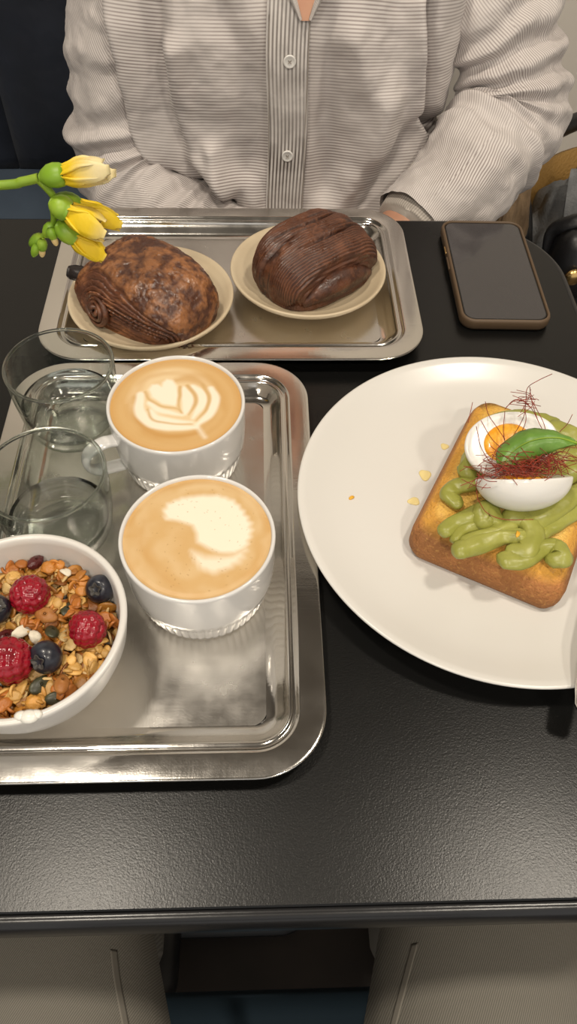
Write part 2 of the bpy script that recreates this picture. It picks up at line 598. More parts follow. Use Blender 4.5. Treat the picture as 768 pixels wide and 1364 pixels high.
# ------------------------------------------------------------------ trays
def tray(x0, x1, y0, y1, label):
    t = tag(empty('serving_tray', ((x0 + x1) / 2, (y0 + y1) / 2, TZ)), label, 'tray', 'steel serving trays')
    a, b = (x1 - x0) / 2, (y1 - y0) / 2
    z = 0.0135
    prof = [(0.0006, z - 0.0016), (0.0, z - 0.0010), (0.0003, z - 0.0002), (0.0008, z), (0.0020, z + 0.0001), (0.0075, z + 0.0002), (0.0140, z + 0.0003), (0.0150, z + 0.0002), (0.0160, z - 0.0006), (0.0172, z - 0.0022), (0.0184, z - 0.0026),
            (0.0194, z - 0.0014), (0.0206, z - 0.0012), (0.0216, z - 0.0026), (0.0226, z - 0.0050), (0.0250, 0.0070), (0.0272, 0.0042), (0.0300, 0.0026), (0.0340, 0.0022)]
    build('tray_rim', *rloft(a, b, 0.040, prof, 14), m_steel, t)
    fl = [(0.0340, 0.0022), (0.0340, 0.0008), (0.0272, 0.0008), (0.0240, 0.0040), (0.0215, 0.0085), (0.0172, z - 0.0040), (0.0020, z - 0.0016), (0.0006, z - 0.0016)]
    build('tray_underside', *rloft(a, b, 0.040, fl, 14), m_steel, t)
    build('tray_floor', *rloft(a - 0.0335, b - 0.0335, 0.010, [(0.0, 0.0), (0.0, 0.0022)], 14, True, True), m_steel_floor, t, smooth=False)
    return t


tray(-0.1800, 0.1333, 0.4555, 0.6690, 'steel tray carrying the two plated pastries')
tray(-0.1865, 0.0352, 0.1290, 0.4530, 'steel tray carrying two coffees, two water glasses and a granola bowl')
TF = TZ + 0.0024      # top of a tray floor


# ------------------------------------------------------------------ small beige plates
def small_plate(c, r, label):
    t = tag(empty('side_plate', (c[0], c[1], TF)), label, 'plate', 'beige side plates')
    k = r / 0.068
    prof = [(0.0, 0.002), (0.036 * k, 0.002), (0.037 * k, 0.0), (0.040 * k, 0.0), (0.041 * k, 0.0025), (0.055 * k, 0.0065), (0.064 * k, 0.0125), (0.0672 * k, 0.0160), (0.068 * k, 0.0178), (0.0675 * k, 0.0190),
            (0.0660 * k, 0.0190), (0.0630 * k, 0.0165), (0.054 * k, 0.0105), (0.045 * k, 0.0078), (0.038 * k, 0.0070), (0.0, 0.0068)]
    build('dish', *lathe(prof, 96), m_beige, t)
    return t


SPL, SPR = (-0.0910, 0.5285), (0.0413, 0.5660)
small_plate(SPL, 0.0685, 'beige plate under the pastry beside the yellow flowers')
small_plate(SPR, 0.0675, 'beige plate under the finely ribbed chocolate pastry')


# ------------------------------------------------------------------ pastries
def sgp(v, e):
    return math.copysign(abs(v) ** e, v)


def dome(a, b, h, nu, nv, e1=0.75, e2=0.72):
    """flat based superellipsoid: list of rings bottom->top; returns pts (nv rows x nu)"""
    rows = []
    for j in range(nv):
        ph = -PI / 2 * 0.95 + (PI / 2 * 0.95 + PI / 2 * 0.995) * j / (nv - 1)
        row = []
        for i in range(nu):
            th = 2 * PI * i / nu
            cp = sgp(math.cos(ph), e1)
            x = a * cp * sgp(math.cos(th), e2)
            y = b * cp * sgp(math.sin(th), e2)
            s = math.sin(ph)
            z = h * 0.36 + (h * 0.64 * sgp(s, 0.95) if s > 0 else h * 0.36 * max(-1, 1.9 * s))
            row.append(Vector((x, y, z)))
        rows.append(row)
    return rows


def dome_mesh(rows):
    nv, nu = len(rows), len(rows[0])
    V = [p for r in rows for p in r]
    F = gridF(nv, nu, False, True)
    F.append(tuple(range(nu))[::-1])
    F.append(tuple((nv - 1) * nu + k for k in range(nu)))
    return V, F


def seg_d(p, a, b):
    ab = b - a
    t = max(0.0, min(1.0, (p - a).dot(ab) / ab.length_squared))
    return (p - (a + ab * t)).length, t


# left pastry: rolled, spiral at its left end, smooth glazed top
def make_left():
    # local x = along the roll (towards the lower right of the picture), local y = across (away)
    a, b, h = 0.0565, 0.0405, 0.0485
    rows = dome(a, b, h, 340, 150, 0.62, 0.62)
    cols = []
    Sp = Vector((-0.0205, -0.0415, 0.0180))
    Ep = Vector((0.044, -0.0370, 0.0080))
    cen = Vector((0, 0, h * 0.35))
    out = []
    for r in rows:
        rr = []
        for p in r:
            # skewed plan: right end narrower, rear shoulder higher
            q = p.copy()
            q.y *= 1.0 - 0.10 * (q.x / a)
            q.z *= 1.0 + 0.10 * (q.y / b) - 0.10 * (q.x / a) ** 2 + 0.03
            nrm = (q - cen)
            nrm = Vector((nrm.x / a ** 2, nrm.y / b ** 2, nrm.z / (h * 0.6) ** 2)).normalized()
            d, t = seg_d(q, Sp, Ep)
            taper = 1.0 - 0.42 * t
            e = d / taper
            LIM = 0.0315
            w = fbm(q.x, q.y, q.z, 45, 3)
            e2 = e + 0.0022 * w
            if e2 < LIM and q.z > 0.002:
                n = e2 / 0.0048
                fr = n - math.floor(n)
                step = (fr ** 0.55) * 0.0022 - 0.0012
                fine = (math.sin(n * 2 * PI * 4.0 + 3 * w)) * 0.00028
                bowl = -0.0040 * (1 - e2 / LIM) ** 1.2
                if d < 0.0165:          # the spiral itself
                    ang = math.atan2(q.z - Sp.z, q.x - Sp.x)
                    n = d / 0.0042 + ang / (2 * PI)
                    fr = n - math.floor(n)
                    step = (fr ** 0.5) * 0.0040 - 0.0026
                dd = bowl + step + fine
                k = 0.5 + 0.5 * fr
                lite = max(0, fbm(q.x, q.y, q.z, 120, 2))
                c = np.array((0.105, 0.037, 0.018)) * (0.30 + 1.1 * k) + lite * np.array((0.26, 0.11, 0.04)) * k
                if fr < 0.10:
                    c = c * 0.5
            else:
                lump = fbm(q.x, q.y, q.z, 55, 4)
                cr = fbm(q.x + 3, q.y, q.z, 150, 3)
                dd = 0.0010 * lump + 0.0007 * cr + 0.0004 * fbm(q.x, q.y, q.z, 420, 2) + (0.0016 if q.z > 0.006 else 0)
                k = min(1, max(0, 0.30 + 0.7 * lump + 1.1 * cr))
                c = np.array((0.070, 0.024, 0.012)) * (1 - k) + np.array((0.29, 0.118, 0.042)) * k
                if q.z < 0.004:
                    dd = 0
            v = q + nrm * dd
            v.z = max(v.z, 0.0)
            rr.append(v)
            cols.append(c)
        out.append(rr)
    return dome_mesh(out), cols


ang_l = math.atan2(-0.60, 0.80)
pz = TF + 0.0070
pl = tag(empty('pain_au_chocolat', (-0.0915, 0.5185, pz), ang_l), 'glazed chocolate pastry with a coiled end, left of the ribbed one', 'pastry', 'chocolate pastries')
(vv, ff), cc = make_left()
fixn(build('crust', vv, ff, m_pastry, pl, col=cc))
st = spline([(-0.044, -0.018, 0.026), (-0.052, -0.021, 0.027), (-0.0625, -0.0245, 0.0275)], 8)
build('chocolate_stick', *tube(st, [0.0068, 0.0068, 0.0068, 0.0069, 0.0070, 0.0068, 0.0066, 0.0056], 12, True, 0.85, (0, 0, 1), 0, lambda u, a: 1 + 0.08 * math.sin(4 * a + 7 * u)), m_choc, pl)
coil_c = Vector((-0.0215, -0.0412, 0.0185))
cn = Vector((-0.16, -0.93, 0.30)).normalized()
ca = cn.cross(Vector((0, 0, 1))).normalized()
cb_ = ca.cross(cn)
cp_, cr_ = [], []
for i in range(110):
    t_ = i / 109
    an = t_ * 2 * PI * 3.1
    r_ = 0.0012 + 0.0135 * t_
    cp_.append(coil_c + ca * (r_ * 1.15 * math.cos(an)) + cb_ * (r_ * 0.92 * math.sin(an)) + cn * (-0.0008 - 0.0030 * t_ * t_ - 0.0014 * math.cos(an) * t_ + 0.0006 * math.sin(an * 2.3)) + ca * (0.0007 * math.sin(an * 1.7)))
    cr_.append(0.0019 + 0.0005 * math.sin(an * 2.1))
vv, ff = tube(cp_, cr_, 10, True, 1.25, tuple(cn))
cc = [np.array((0.075, 0.027, 0.014)) + max(0, fbm(*v, 160, 2)) * np.array((0.18, 0.07, 0.03)) for v in vv]
build('coil', vv, ff, m_pastry, pl, col=cc)


def make_right():
    # local x = towards the folded end (lower right), local y = across
    a, b, h = 0.0420, 0.0530, 0.0490
    rows = dome(a, b, h, 380, 170, 0.62, 0.64)
    cols, out = [], []
    cen = Vector((0, 0, h * 0.3))
    rnd = random.Random(5)
    gaps = [-0.034, -0.028, -0.0225, -0.016, -0.0100, -0.003, 0.0035, 0.0100]
    for r in rows:
        rr = []
        for p in r:
            q = p.copy()
            q.z *= 1.0 - 0.22 * max(0, q.x / a) ** 2 + 0.02
            q.y *= 1.0 - 0.16 * max(0, -q.x / a) ** 2
            nrm = (q - cen)
            nrm = Vector((nrm.x / a ** 2, nrm.y / b ** 2, nrm.z / (h * 0.62) ** 2)).normalized()
            w = fbm(q.x * 0.6, q.y, q.z, 38, 3)
            # ribs: planes across the roll, fanning out a little over the top
            s = q.x + 0.0012 * w - 0.10 * (q.z - 0.02) * (q.x / a) + 0.0035 * (q.y / b) ** 2
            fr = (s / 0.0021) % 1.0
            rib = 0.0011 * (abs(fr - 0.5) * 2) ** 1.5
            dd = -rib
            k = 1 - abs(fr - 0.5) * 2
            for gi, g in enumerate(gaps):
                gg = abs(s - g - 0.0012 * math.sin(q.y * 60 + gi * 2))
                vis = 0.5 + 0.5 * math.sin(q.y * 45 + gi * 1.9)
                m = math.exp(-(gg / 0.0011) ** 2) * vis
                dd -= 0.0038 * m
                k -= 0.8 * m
            dd += 0.0022 * fbm(q.x * 2.4, q.y * 0.5, q.z * 0.5, 30, 2)
            # the folded end: a recessed face with a lip round it
            fx = s - 0.0245
            lip = (q.y / 0.041) ** 2 + ((q.z - 0.006) / 0.028) ** 2
            if fx > 0 and lip < 1.35:
                inn = max(0.0, min(1.0, (1.35 - lip) / 0.35))
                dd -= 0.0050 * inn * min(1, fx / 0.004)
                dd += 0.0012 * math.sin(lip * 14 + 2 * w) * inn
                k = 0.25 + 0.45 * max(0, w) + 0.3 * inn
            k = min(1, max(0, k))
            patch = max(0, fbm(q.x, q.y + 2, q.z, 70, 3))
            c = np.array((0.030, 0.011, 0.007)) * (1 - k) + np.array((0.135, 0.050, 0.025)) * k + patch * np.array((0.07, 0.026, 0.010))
            if q.z < 0.004:
                dd *= 0.2
            v = q + nrm * dd
            v.z = max(v.z, 0.0)
            rr.append(v)
            cols.append(c)
        out.append(rr)
    return dome_mesh(out), cols


pr = tag(empty('ribbed_chocolate_pastry', (0.0450, 0.5650, pz), math.atan2(-0.80, 0.60)), 'dark chocolate pastry with fine parallel ribs, nearest the phone', 'pastry', 'chocolate pastries')
(vv, ff), cc = make_right()
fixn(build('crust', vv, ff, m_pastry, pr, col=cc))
fold = spline([(0.0300, -0.036, 0.008), (0.0330, -0.020, 0.015), (0.0340, 0.0, 0.0180), (0.0330, 0.020, 0.015), (0.0300, 0.038, 0.008)], 24)
rad = [0.004 + 0.0065 * math.sin(PI * i / 23) for i in range(24)]
vv, ff = tube(fold, rad, 16, True, 1.0, None, 0, lambda u, a: 1 + 0.08 * math.sin(a * 9 + u * 6))
cc = [np.array((0.055, 0.020, 0.011)) + max(0, fbm(*v, 120, 3)) * np.array((0.14, 0.05, 0.02)) for v in vv]
fixn(build('folded_end', vv, ff, m_pastry, pr, col=cc))


# ------------------------------------------------------------------ coffee cups
def poly_sd(U, Vv, poly):
    """signed distance of points to polygon, negative inside"""
    P = np.array(poly, float)
    x, y = U, Vv
    d = np.full(U.shape, 1e9)
    inside = np.zeros(U.shape, bool)
    n = len(P)
    for i in range(n):
        ax, ay = P[i]
        bx, by = P[(i + 1) % n]
        ex, ey = bx - ax, by - ay
        t = np.clip(((x - ax) * ex + (y - ay) * ey) / (ex * ex + ey * ey + 1e-12), 0, 1)
        d = np.minimum(d, np.hypot(x - ax - t * ex, y - ay - t * ey))
        c = ((ay > y) != (by > y)) & (x < (bx - ax) * (y - ay) / (by - ay + 1e-12) + ax)
        inside ^= c
    return np.where(inside, -d, d)


def stroke_d(U, Vv, pts, widths, n=40):
    pw = spline([(p[0], p[1], w) for p, w in zip(pts, widths)], n)
    d = np.full(U.shape, 1e9)
    for i in range(n - 1):
        ax, ay, aw = pw[i]
        bx, by, bw = pw[i + 1]
        ex, ey = bx - ax, by - ay
        t = np.clip(((U - ax) * ex + (Vv - ay) * ey) / (ex * ex + ey * ey + 1e-12), 0, 1)
        d = np.minimum(d, np.hypot(U - ax - t * ex, Vv - ay - t * ey) - (aw + (bw - aw) * t))
    return d


def sm(d, w):
    return np.clip(0.5 - d / (2 * w), 0, 1) ** 1.2


CREMA = np.array((0.62, 0.395, 0.165))
CREMA_D = np.array((0.53, 0.285, 0.080))
CREMA_L = np.array((0.73, 0.56, 0.33))
MILK = np.array((0.84, 0.775, 0.63))


def nrand(U, Vv, s, seed):
    return np.array([noise.fractal(Vector((u * s + seed, v * s, seed * 0.37)), 1.0, 2.0, 3) for u, v in zip(U, Vv)])


def art1(U, Vv):
    w1 = nrand(U, Vv, 1.6, 3.1)
    w2 = nrand(U, Vv, 1.6, 9.7)
    R = np.hypot(U, Vv)
    A = np.arctan2(Vv, U)
    col = np.repeat(CREMA[None], len(U), 0)

    def lay(a, c):
        nonlocal col
        col = col * (1 - a[:, None]) + np.array(c)[None] * a[:, None]
    lay(np.clip((R - 0.86) / 0.12, 0, 1) * 0.6, CREMA_D)
    u, v = U + 0.03 * w1, Vv + 0.03 * w2
    # pale halo with brown swirl lines
    lay(sm(np.hypot((u + 0.06) / 0.80, (v - 0.08) / 0.82) - 0.86, 0.08) * 0.95, CREMA_L * 1.03)
    sw = 0.5 + 0.5 * np.sin(R * 26 + A * 1.2 + 3 * w1)
    lay(sw * np.clip((R - 0.45) * 3, 0, 1) * np.clip((0.9 - R) * 6, 0, 1) * 0.5, CREMA_D)
    f = lambda L: [((x - 305) / 375.0, (285 - y) / 268.0) for x, y in L]
    st = lambda pts, ws, soft=0.03, a=0.95, c=MILK: lay(sm(stroke_d(u, v, f(pts), ws), soft) * a, c)
    # brown ring that sets the leaf off
    st([(70, 250), (90, 360), (200, 450), (330, 470), (450, 445)], [0.05, 0.07, 0.07, 0.06, 0.03], 0.05, 0.85, CREMA_D)
    st([(300, 150), (390, 140), (480, 190), (555, 270)], [0.05, 0.08, 0.04, 0.02], 0.05, 0.6, CREMA_D)
    # outer left leaf, outer right leaf
    st([(95, 235), (100, 330), (200, 400), (310, 420), (425, 418)], [0.065, 0.085, 0.085, 0.07, 0.03])
    st([(505, 195), (535, 260), (500, 345), (430, 405)], [0.05, 0.075, 0.07, 0.03])
    st([(165, 330), (210, 365), (300, 385), (400, 392)], [0.055, 0.065, 0.05, 0.02])
    st([(400, 185), (450, 230), (452, 290), (405, 370)], [0.045, 0.075, 0.075, 0.03])
    st([(150, 285), (210, 318), (290, 338), (345, 352)], [0.045, 0.055, 0.045, 0.02])
    st([(350, 195), (368, 250), (370, 300), (360, 345)], [0.04, 0.095, 0.085, 0.03])
    # the heart
    hp = f([(300, 300), (225, 285), (160, 250), (135, 205), (148, 175), (180, 172), (205, 185), (210, 160), (235, 143), (275, 150), (305, 185), (318, 235), (312, 280)])
    lay(sm(poly_sd(u, v, hp), 0.03) * 0.97, MILK)
    # veins between the leaves
    br = lambda pts, ws: lay(sm(stroke_d(u, v, f(pts), ws), 0.022) * 0.9, CREMA * 0.95)
    br([(120, 220), (150, 265), (230, 300), (310, 312), (345, 340)], [0.02, 0.022, 0.018, 0.012, 0.006])
    br([(145, 320), (190, 375), (290, 400), (400, 402)], [0.02, 0.022, 0.016, 0.008])
    br([(325, 190), (325, 240), (318, 290), (340, 335)], [0.03, 0.028, 0.016, 0.006])
    br([(370, 180), (412, 240), (410, 300), (380, 350)], [0.035, 0.034, 0.03, 0.008])
    br([(455, 175), (492, 250), (478, 320), (425, 385)], [0.03, 0.034, 0.03, 0.008])
    st([(420, 405), (450, 440), (480, 470)], [0.035, 0.035, 0.03], 0.04, 0.7)
    return col


def art2(U, Vv):
    w1 = nrand(U, Vv, 2.2, 5.1)
    w2 = nrand(U, Vv, 2.2, 1.7)
    R = np.hypot(U, Vv)
    A = np.arctan2(Vv, U)
    col = np.repeat((CREMA * 0.98)[None], len(U), 0)

    def lay(a, c):
        nonlocal col
        col = col * (1 - a[:, None]) + np.array(c)[None] * a[:, None]
    lay(np.clip((R - 0.80) / 0.2, 0, 1) * 0.45, CREMA_D)
    lay((0.5 + 0.5 * np.sin(R * 13 - A * 0.9 + 3.5 * w1)) * 0.35 * np.clip(R * 2, 0, 1), CREMA_L)
    u, v = U + 0.025 * w1, Vv + 0.025 * w2
    f = lambda L: [((x - 381) / 292.0, (756 - y) / 234.0) for x, y in L]
    lay(sm(stroke_d(u, v, f([(165, 700), (170, 800), (240, 890), (340, 950)]), [0.03, 0.06, 0.05, 0.02]), 0.09) * 0.55, CREMA_D)
    lay(sm(stroke_d(u, v, f([(300, 570), (400, 550), (520, 575), (610, 650), (625, 740)]), [0.02, 0.03, 0.04, 0.04, 0.03]), 0.08) * 0.5, CREMA_L)
    b1 = f([(240, 655), (255, 625), (310, 600), (390, 587), (450, 590), (520, 615), (560, 650), (590, 700), (592, 750), (570, 800), (530, 825), (470, 822), (420, 800), (380, 780), (375, 745), (360, 715), (300, 700), (255, 690)])
    b2 = f([(360, 815), (420, 835), (520, 830), (572, 800), (550, 850), (510, 880), (450, 897), (400, 880), (375, 850)])
    ru = u + 0.02 * np.sin(A * 40) * np.clip(R, 0, 1)
    lay(sm(poly_sd(ru, v, b2), 0.07) * 0.85, MILK)
    lay(sm(poly_sd(ru, v, b1), 0.05) * 0.98, MILK)
    lay(sm(stroke_d(u, v, f([(385, 800), (450, 822), (520, 828), (585, 795)]), [0.012, 0.016, 0.012, 0.006]), 0.03) * 0.6, CREMA)
    # tiny bubbles
    rb = np.random.RandomState(3)
    for _ in range(90):
        a, q = rb.uniform(0, 2 * PI), math.sqrt(rb.uniform(0.02, 0.8))
        d = np.hypot(U - q * math.cos(a), Vv - q * math.sin(a))
        lay((d < 0.009) * 0.45, CREMA_D * 0.7)
    return col


def cup(c, r, hz, label, art, handle=None):
    t = tag(empty('coffee_cup', (c[0], c[1], TF)), label, 'cup', 'coffee cups')
    k = r / 0.0455

    def flute(rr, z, a):
        if 0.0015 < z < 0.0185:
            f = abs(math.sin(a * 27))
            return rr - 0.0008 * (1 - f ** 0.8)
        return rr
    prof = [(0.0, 0.0025), (0.034 * k, 0.0025), (0.0355 * k, 0.0), (0.0385 * k, 0.0), (0.0400 * k, 0.0018), (0.0408 * k, 0.005), (0.0418 * k, 0.0095), (0.0428 * k, 0.0140), (0.0434 * k, 0.0180), (0.0440 * k, 0.0192),
            (0.0446 * k, 0.024), (0.0452 * k, 0.034), (0.0455 * k, hz - 0.003), (0.0455 * k, hz - 0.0012), (0.0450 * k, hz - 0.0002), (0.0442 * k, hz), (0.0434 * k, hz - 0.0006), (0.0430 * k, hz - 0.002), (0.0428 * k, hz - 0.006)]
    body = build('cup_body', *lathe(prof, 540, flute), m_cup, t)
    # coffee filled nearly to the rim
    nr, na = 90, 260
    R = 0.0430 * k
    V, U2, V2 = [], [], []
    V.append((0, 0, hz - 0.0018))
    U2.append(0)
    V2.append(0)
    for i in range(1, nr + 1):
        for j in range(na):
            a = 2 * PI * j / na
            q = i / nr
            V.append((R * q * math.cos(a), R * q * math.sin(a), hz - 0.0018 - (0.0006 * max(0, q - 0.9) / 0.1 if q < 0.97 else 0.0002)))
            U2.append(q * math.cos(a))
            V2.append(q * math.sin(a))
    F = [(0, 1 + j, 1 + (j + 1) % na) for j in range(na)]
    for i in range(nr - 1):
        for j in range(na):
            F.append((1 + i * na + j, 1 + (i + 1) * na + j, 1 + (i + 1) * na + (j + 1) % na, 1 + i * na + (j + 1) % na))
    cf = build('coffee_foam', V, F, m_foam, t, col=art(np.array(U2), np.array(V2)))
    cf['label'] = 'creamy latte foam with poured milk art'
    if handle is not None:
        d = Vector((math.cos(handle), math.sin(handle), 0))
        pth = [d * (0.0445 * k) + Vector((0, 0, 0.041)), d * (0.054 * k) + Vector((0, 0, 0.0425)), d * (0.064 * k) + Vector((0, 0, 0.038)), d * (0.067 * k) + Vector((0, 0, 0.029)), d * (0.061 * k) + Vector((0, 0, 0.020)), d * (0.0435 * k) + Vector((0, 0, 0.016))]
        side = Vector((-d.y, d.x, 0))
        build('handle', *tube(spline(pth, 26), 0.0055, 14, True, 0.45, None, 0), m_cup, t)
    return t


cup((-0.0570, 0.3650), 0.0460, 0.0556, 'white cup with heart and leaf latte art, beside the water glasses', art1, math.radians(208))
cup((-0.0380, 0.2565), 0.0455, 0.0556, 'white fluted cup with a plain white milk blob, nearest the tray front', art2)


# ------------------------------------------------------------------ water glasses
def glass(c, label, hz, wz):
    t = tag(empty('water_glass', (c[0], c[1], TF)), label, 'glass', 'water glasses')
    outer = [(0.0, 0.0), (0.022, 0.0), (0.0265, 0.0008), (0.0300, 0.0040), (0.0328, 0.0110), (0.0348, 0.0220), (0.0362, 0.0380), (0.0372, hz - 0.0012), (0.0369, hz - 0.0002), (0.0362, hz)]
    inner = [(0.0355, hz - 0.0005), (0.0352, hz - 0.0018), (0.0342, 0.0380), (0.0326, 0.0230), (0.0302, 0.0130), (0.0270, 0.0085), (0.022, 0.0070), (0.0, 0.0066)]
    fixn(build('tumbler', *lathe(outer + inner, 96), m_glass, t))

    ring = [(0.0362 + 0.00125 * math.cos(a_), hz - 0.0002 + 0.00125 * math.sin(a_)) for a_ in [2 * PI * k / 12 for k in range(13)]]
    fixn(build('rim', *lathe(ring, 96), m_rim, t))

    def ri(z):
        pts = [(0.0352, hz - 0.0018), (0.0342, 0.0380), (0.0326, 0.0230), (0.0302, 0.0130), (0.0270, 0.0085)]
        for (ra, za), (rb, zb) in zip(pts[:-1], pts[1:]):
            if zb <= z <= za:
                return rb + (ra - rb) * (z - zb) / (za - zb)
        return 0.03
    o = 0.0002       # water overlaps the glass wall a hair, as Cycles wants
    wp = [(0.0, 0.0066 - o), (0.022, 0.0070 - o), (0.0270 + o, 0.0085 - o), (0.0302 + o, 0.0130), (0.0326 + o, 0.0230)] if wz > 0.023 else [(0.0, 0.0066 - o), (0.022, 0.0070 - o), (0.0270 + o, 0.0085 - o), (0.0302 + o, 0.0130)]
    wp += [(ri(wz) + o, wz - 0.0002), (ri(wz) - 0.0004, wz), (0.0, wz)]
    wt = fixn(build('water', *lathe(wp, 96), m_water, t))
    return t


glass((-0.1378, 0.3955), 'half full water glass behind the other, beside the pastry tray', 0.0610, 0.0270)
glass((-0.1315, 0.2985), 'low filled water glass standing right behind the granola bowl', 0.0620, 0.0200)

# ------------------------------------------------------------------ granola bowl
BC = (-0.1312, 0.2015)
BR, BH = 0.0578, 0.0545
bowl = tag(empty('granola_bowl', (BC[0], BC[1], TF)), 'white stoneware bowl filled with granola, yogurt and berries', 'bowl')
prof = [(0.0, 0.003), (0.026, 0.003), (0.027, 0.0), (0.031, 0.0), (0.033, 0.003), (0.042, 0.011), (0.050, 0.023), (0.0552, 0.037), (0.0574, BH - 0.004), (0.0578, BH - 0.001), (0.0570, BH), (0.0548, BH), (0.0538, BH - 0.001), (0.0532, BH - 0.005),
        (0.0515, 0.037), (0.046, 0.022), (0.036, 0.010), (0.020, 0.006), (0.0, 0.0055)]
build('bowl_body', *lathe(prof, 128), m_bowl, bowl)
GZ = 0.0370           # fill level in the bowl
yr = [(0.0, 0.0075), (0.018, 0.0078), (0.034, 0.0112), (0.0445, 0.0225), (0.0490, 0.031), (0.0495, GZ - 0.005), (0.0, GZ - 0.004)]
yo = tag(build('yogurt', *lathe(yr, 64), m_yog, loc=(BC[0], BC[1], TF)), 'white yogurt under the granola in the bowl', 'yogurt')
dr = []
for (dx, dy, s) in ((0, 0, 1.0), (0.003, 0.001, 0.7), (-0.004, 0.0005, 0.7)):
    V, F = lathe([(0, -0.0012), (0.0045 * s, -0.0008), (0.005 * s, 0.0004), (0.003 * s, 0.0018 * s), (0, 0.0023 * s)], 20)
    dr.append(([(x + dx, y * 0.75 + dy, z) for x, y, z in V], F))
p0 = Vector((BC[0] + 0.0565 * math.cos(math.radians(-74)), BC[1] + 0.0555 * math.sin(math.radians(-74)), TF + BH))
tag(build('yogurt_drip', *merge(*dr), m_yog, loc=p0), 'small white yogurt smear on the bowl rim', 'yogurt')


def flake(a, b, t, bend, rnd):
    """thin bent oval; 26 verts"""
    V, F = [], []
    n = 10
    rings = [(0.55, 1), (0.95, 0.7), (1.0, 0), (0.95, -0.7), (0.55, -1)]
    V.append((0, 0, t))
    for q, s in rings:
        for k in range(n):
            an = 2 * PI * k / n
            w = 1 + 0.12 * math.sin(2 * an + rnd)
            x, y = a * q * w * math.cos(an), b * q * w * math.sin(an)
            V.append((x, y, t * s - bend * (x / a) ** 2 - 0.25 * bend * abs(y / b)))
    V.append((0, 0, -t))
    V = [(x, y, z - (0.0004 if abs(y) < b * 0.2 else 0)) for x, y, z in V]
    F += [(0, 1 + k, 1 + (k + 1) % n) for k in range(n)]
    for i in range(4):
        for k in range(n):
            F.append((1 + i * n + k, 1 + (i + 1) * n + k, 1 + (i + 1) * n + (k + 1) % n, 1 + i * n + (k + 1) % n))
    F += [(len(V) - 1, 1 + 4 * n + (k + 1) % n, 1 + 4 * n + k) for k in range(n)]
    return V, F


OATC = [(0.55, 0.27, 0.055), (0.46, 0.18, 0.030), (0.60, 0.35, 0.10), (0.36, 0.12, 0.020), (0.68, 0.47, 0.20), (0.50, 0.21, 0.03)]
rng = random.Random(11)


def granola_z(x, y):
    r = math.hypot(x, y) / 0.05
    return GZ + 0.0045 * (1 - r * r) + 0.0028 * nz(x, y, 0.3, 55)


VV, FF, CC = [], [], []
for i in range(900):
    q = math.sqrt(rng.random()) * 0.0480
    a = rng.uniform(0, 2 * PI)
    x, y = q * math.cos(a), q * math.sin(a)
    s = rng.uniform(0.0026, 0.0052)
    V, F = flake(s, s * rng.uniform(0.6, 0.85), 0.0007, rng.uniform(0.0002, 0.0016), rng.uniform(0, 6))
    tilt = 0.9 if i > 350 else 0.4
    mt = Matrix.Translation((x, y, granola_z(x, y) + rng.uniform(-0.004, 0.0012))) @ Matrix.Rotation(rng.uniform(0, 6.28), 4, 'Z') @ Matrix.Rotation(rng.gauss(0, tilt), 4, 'X') @ Matrix.Rotation(rng.gauss(0, tilt * 0.6), 4, 'Y')
    o = len(VV)
    VV += [mt @ Vector(v) for v in V]
    FF += [tuple(k + o for k in f) for f in F]
    c = np.array(rng.choice(OATC)) * rng.uniform(0.5, 1.0)
    CC += [c] * len(V)
tag(build('granola_flakes', VV, FF, m_oat, loc=(BC[0], BC[1], TF), col=CC), 'loose toasted oat flakes covering the yogurt in the bowl', 'granola', kind='stuff')

# clusters: clumps of flakes baked together
cl_px = [(75, 745), (95, 810), (150, 820), (20, 760), (40, 835), (95, 885), (120, 880), (20, 925), (45, 930), (85, 920), (100, 770), (70, 805), (130, 860), (8, 775), (5, 940)]
for n_, (px, py) in enumerate(cl_px):
    V0, F0, C0 = [], [], []
    base = np.array(rng.choice(OATC[:4]))
    for k in range(9):
        s = rng.uniform(0.0030, 0.0048)
        V, F = flake(s, s * 0.75, 0.0008, 0.001, rng.uniform(0, 6))
        mt = Matrix.Translation((rng.gauss(0, 0.0024), rng.gauss(0, 0.0024), rng.uniform(-0.001, 0.003))) @ Matrix.Rotation(rng.uniform(0, 6.28), 4, 'Z') @ Matrix.Rotation(rng.gauss(0, 0.7), 4, 'X')
        o = len(V0)
        V0 += [mt @ Vector(v) for v in V]
        F0 += [tuple(q + o for q in f) for f in F]
        C0 += [base * rng.uniform(0.8, 1.25)] * len(V)
    p = at(px, py, 0.043)
    x, y = p.x - BC[0], p.y - BC[1]
    if math.hypot(x, y) > 0.044:
        k = 0.044 / math.hypot(x, y)
        x, y = x * k, y * k
    tag(build('granola_cluster', V0, F0, m_oat, loc=(BC[0] + x, BC[1] + y, TF + granola_z(x, y) + 0.001), col=C0), 'golden clump of baked oats on the granola in the white bowl', 'granola', 'granola clusters')


def on_bowl(px, py, h):
    p = at(px, py, 0.0024 + GZ + h)
    x, y = p.x - BC[0], p.y - BC[1]
    d = math.hypot(x, y)
    return Vector((p.x, p.y, TF + granola_z(x, y)))


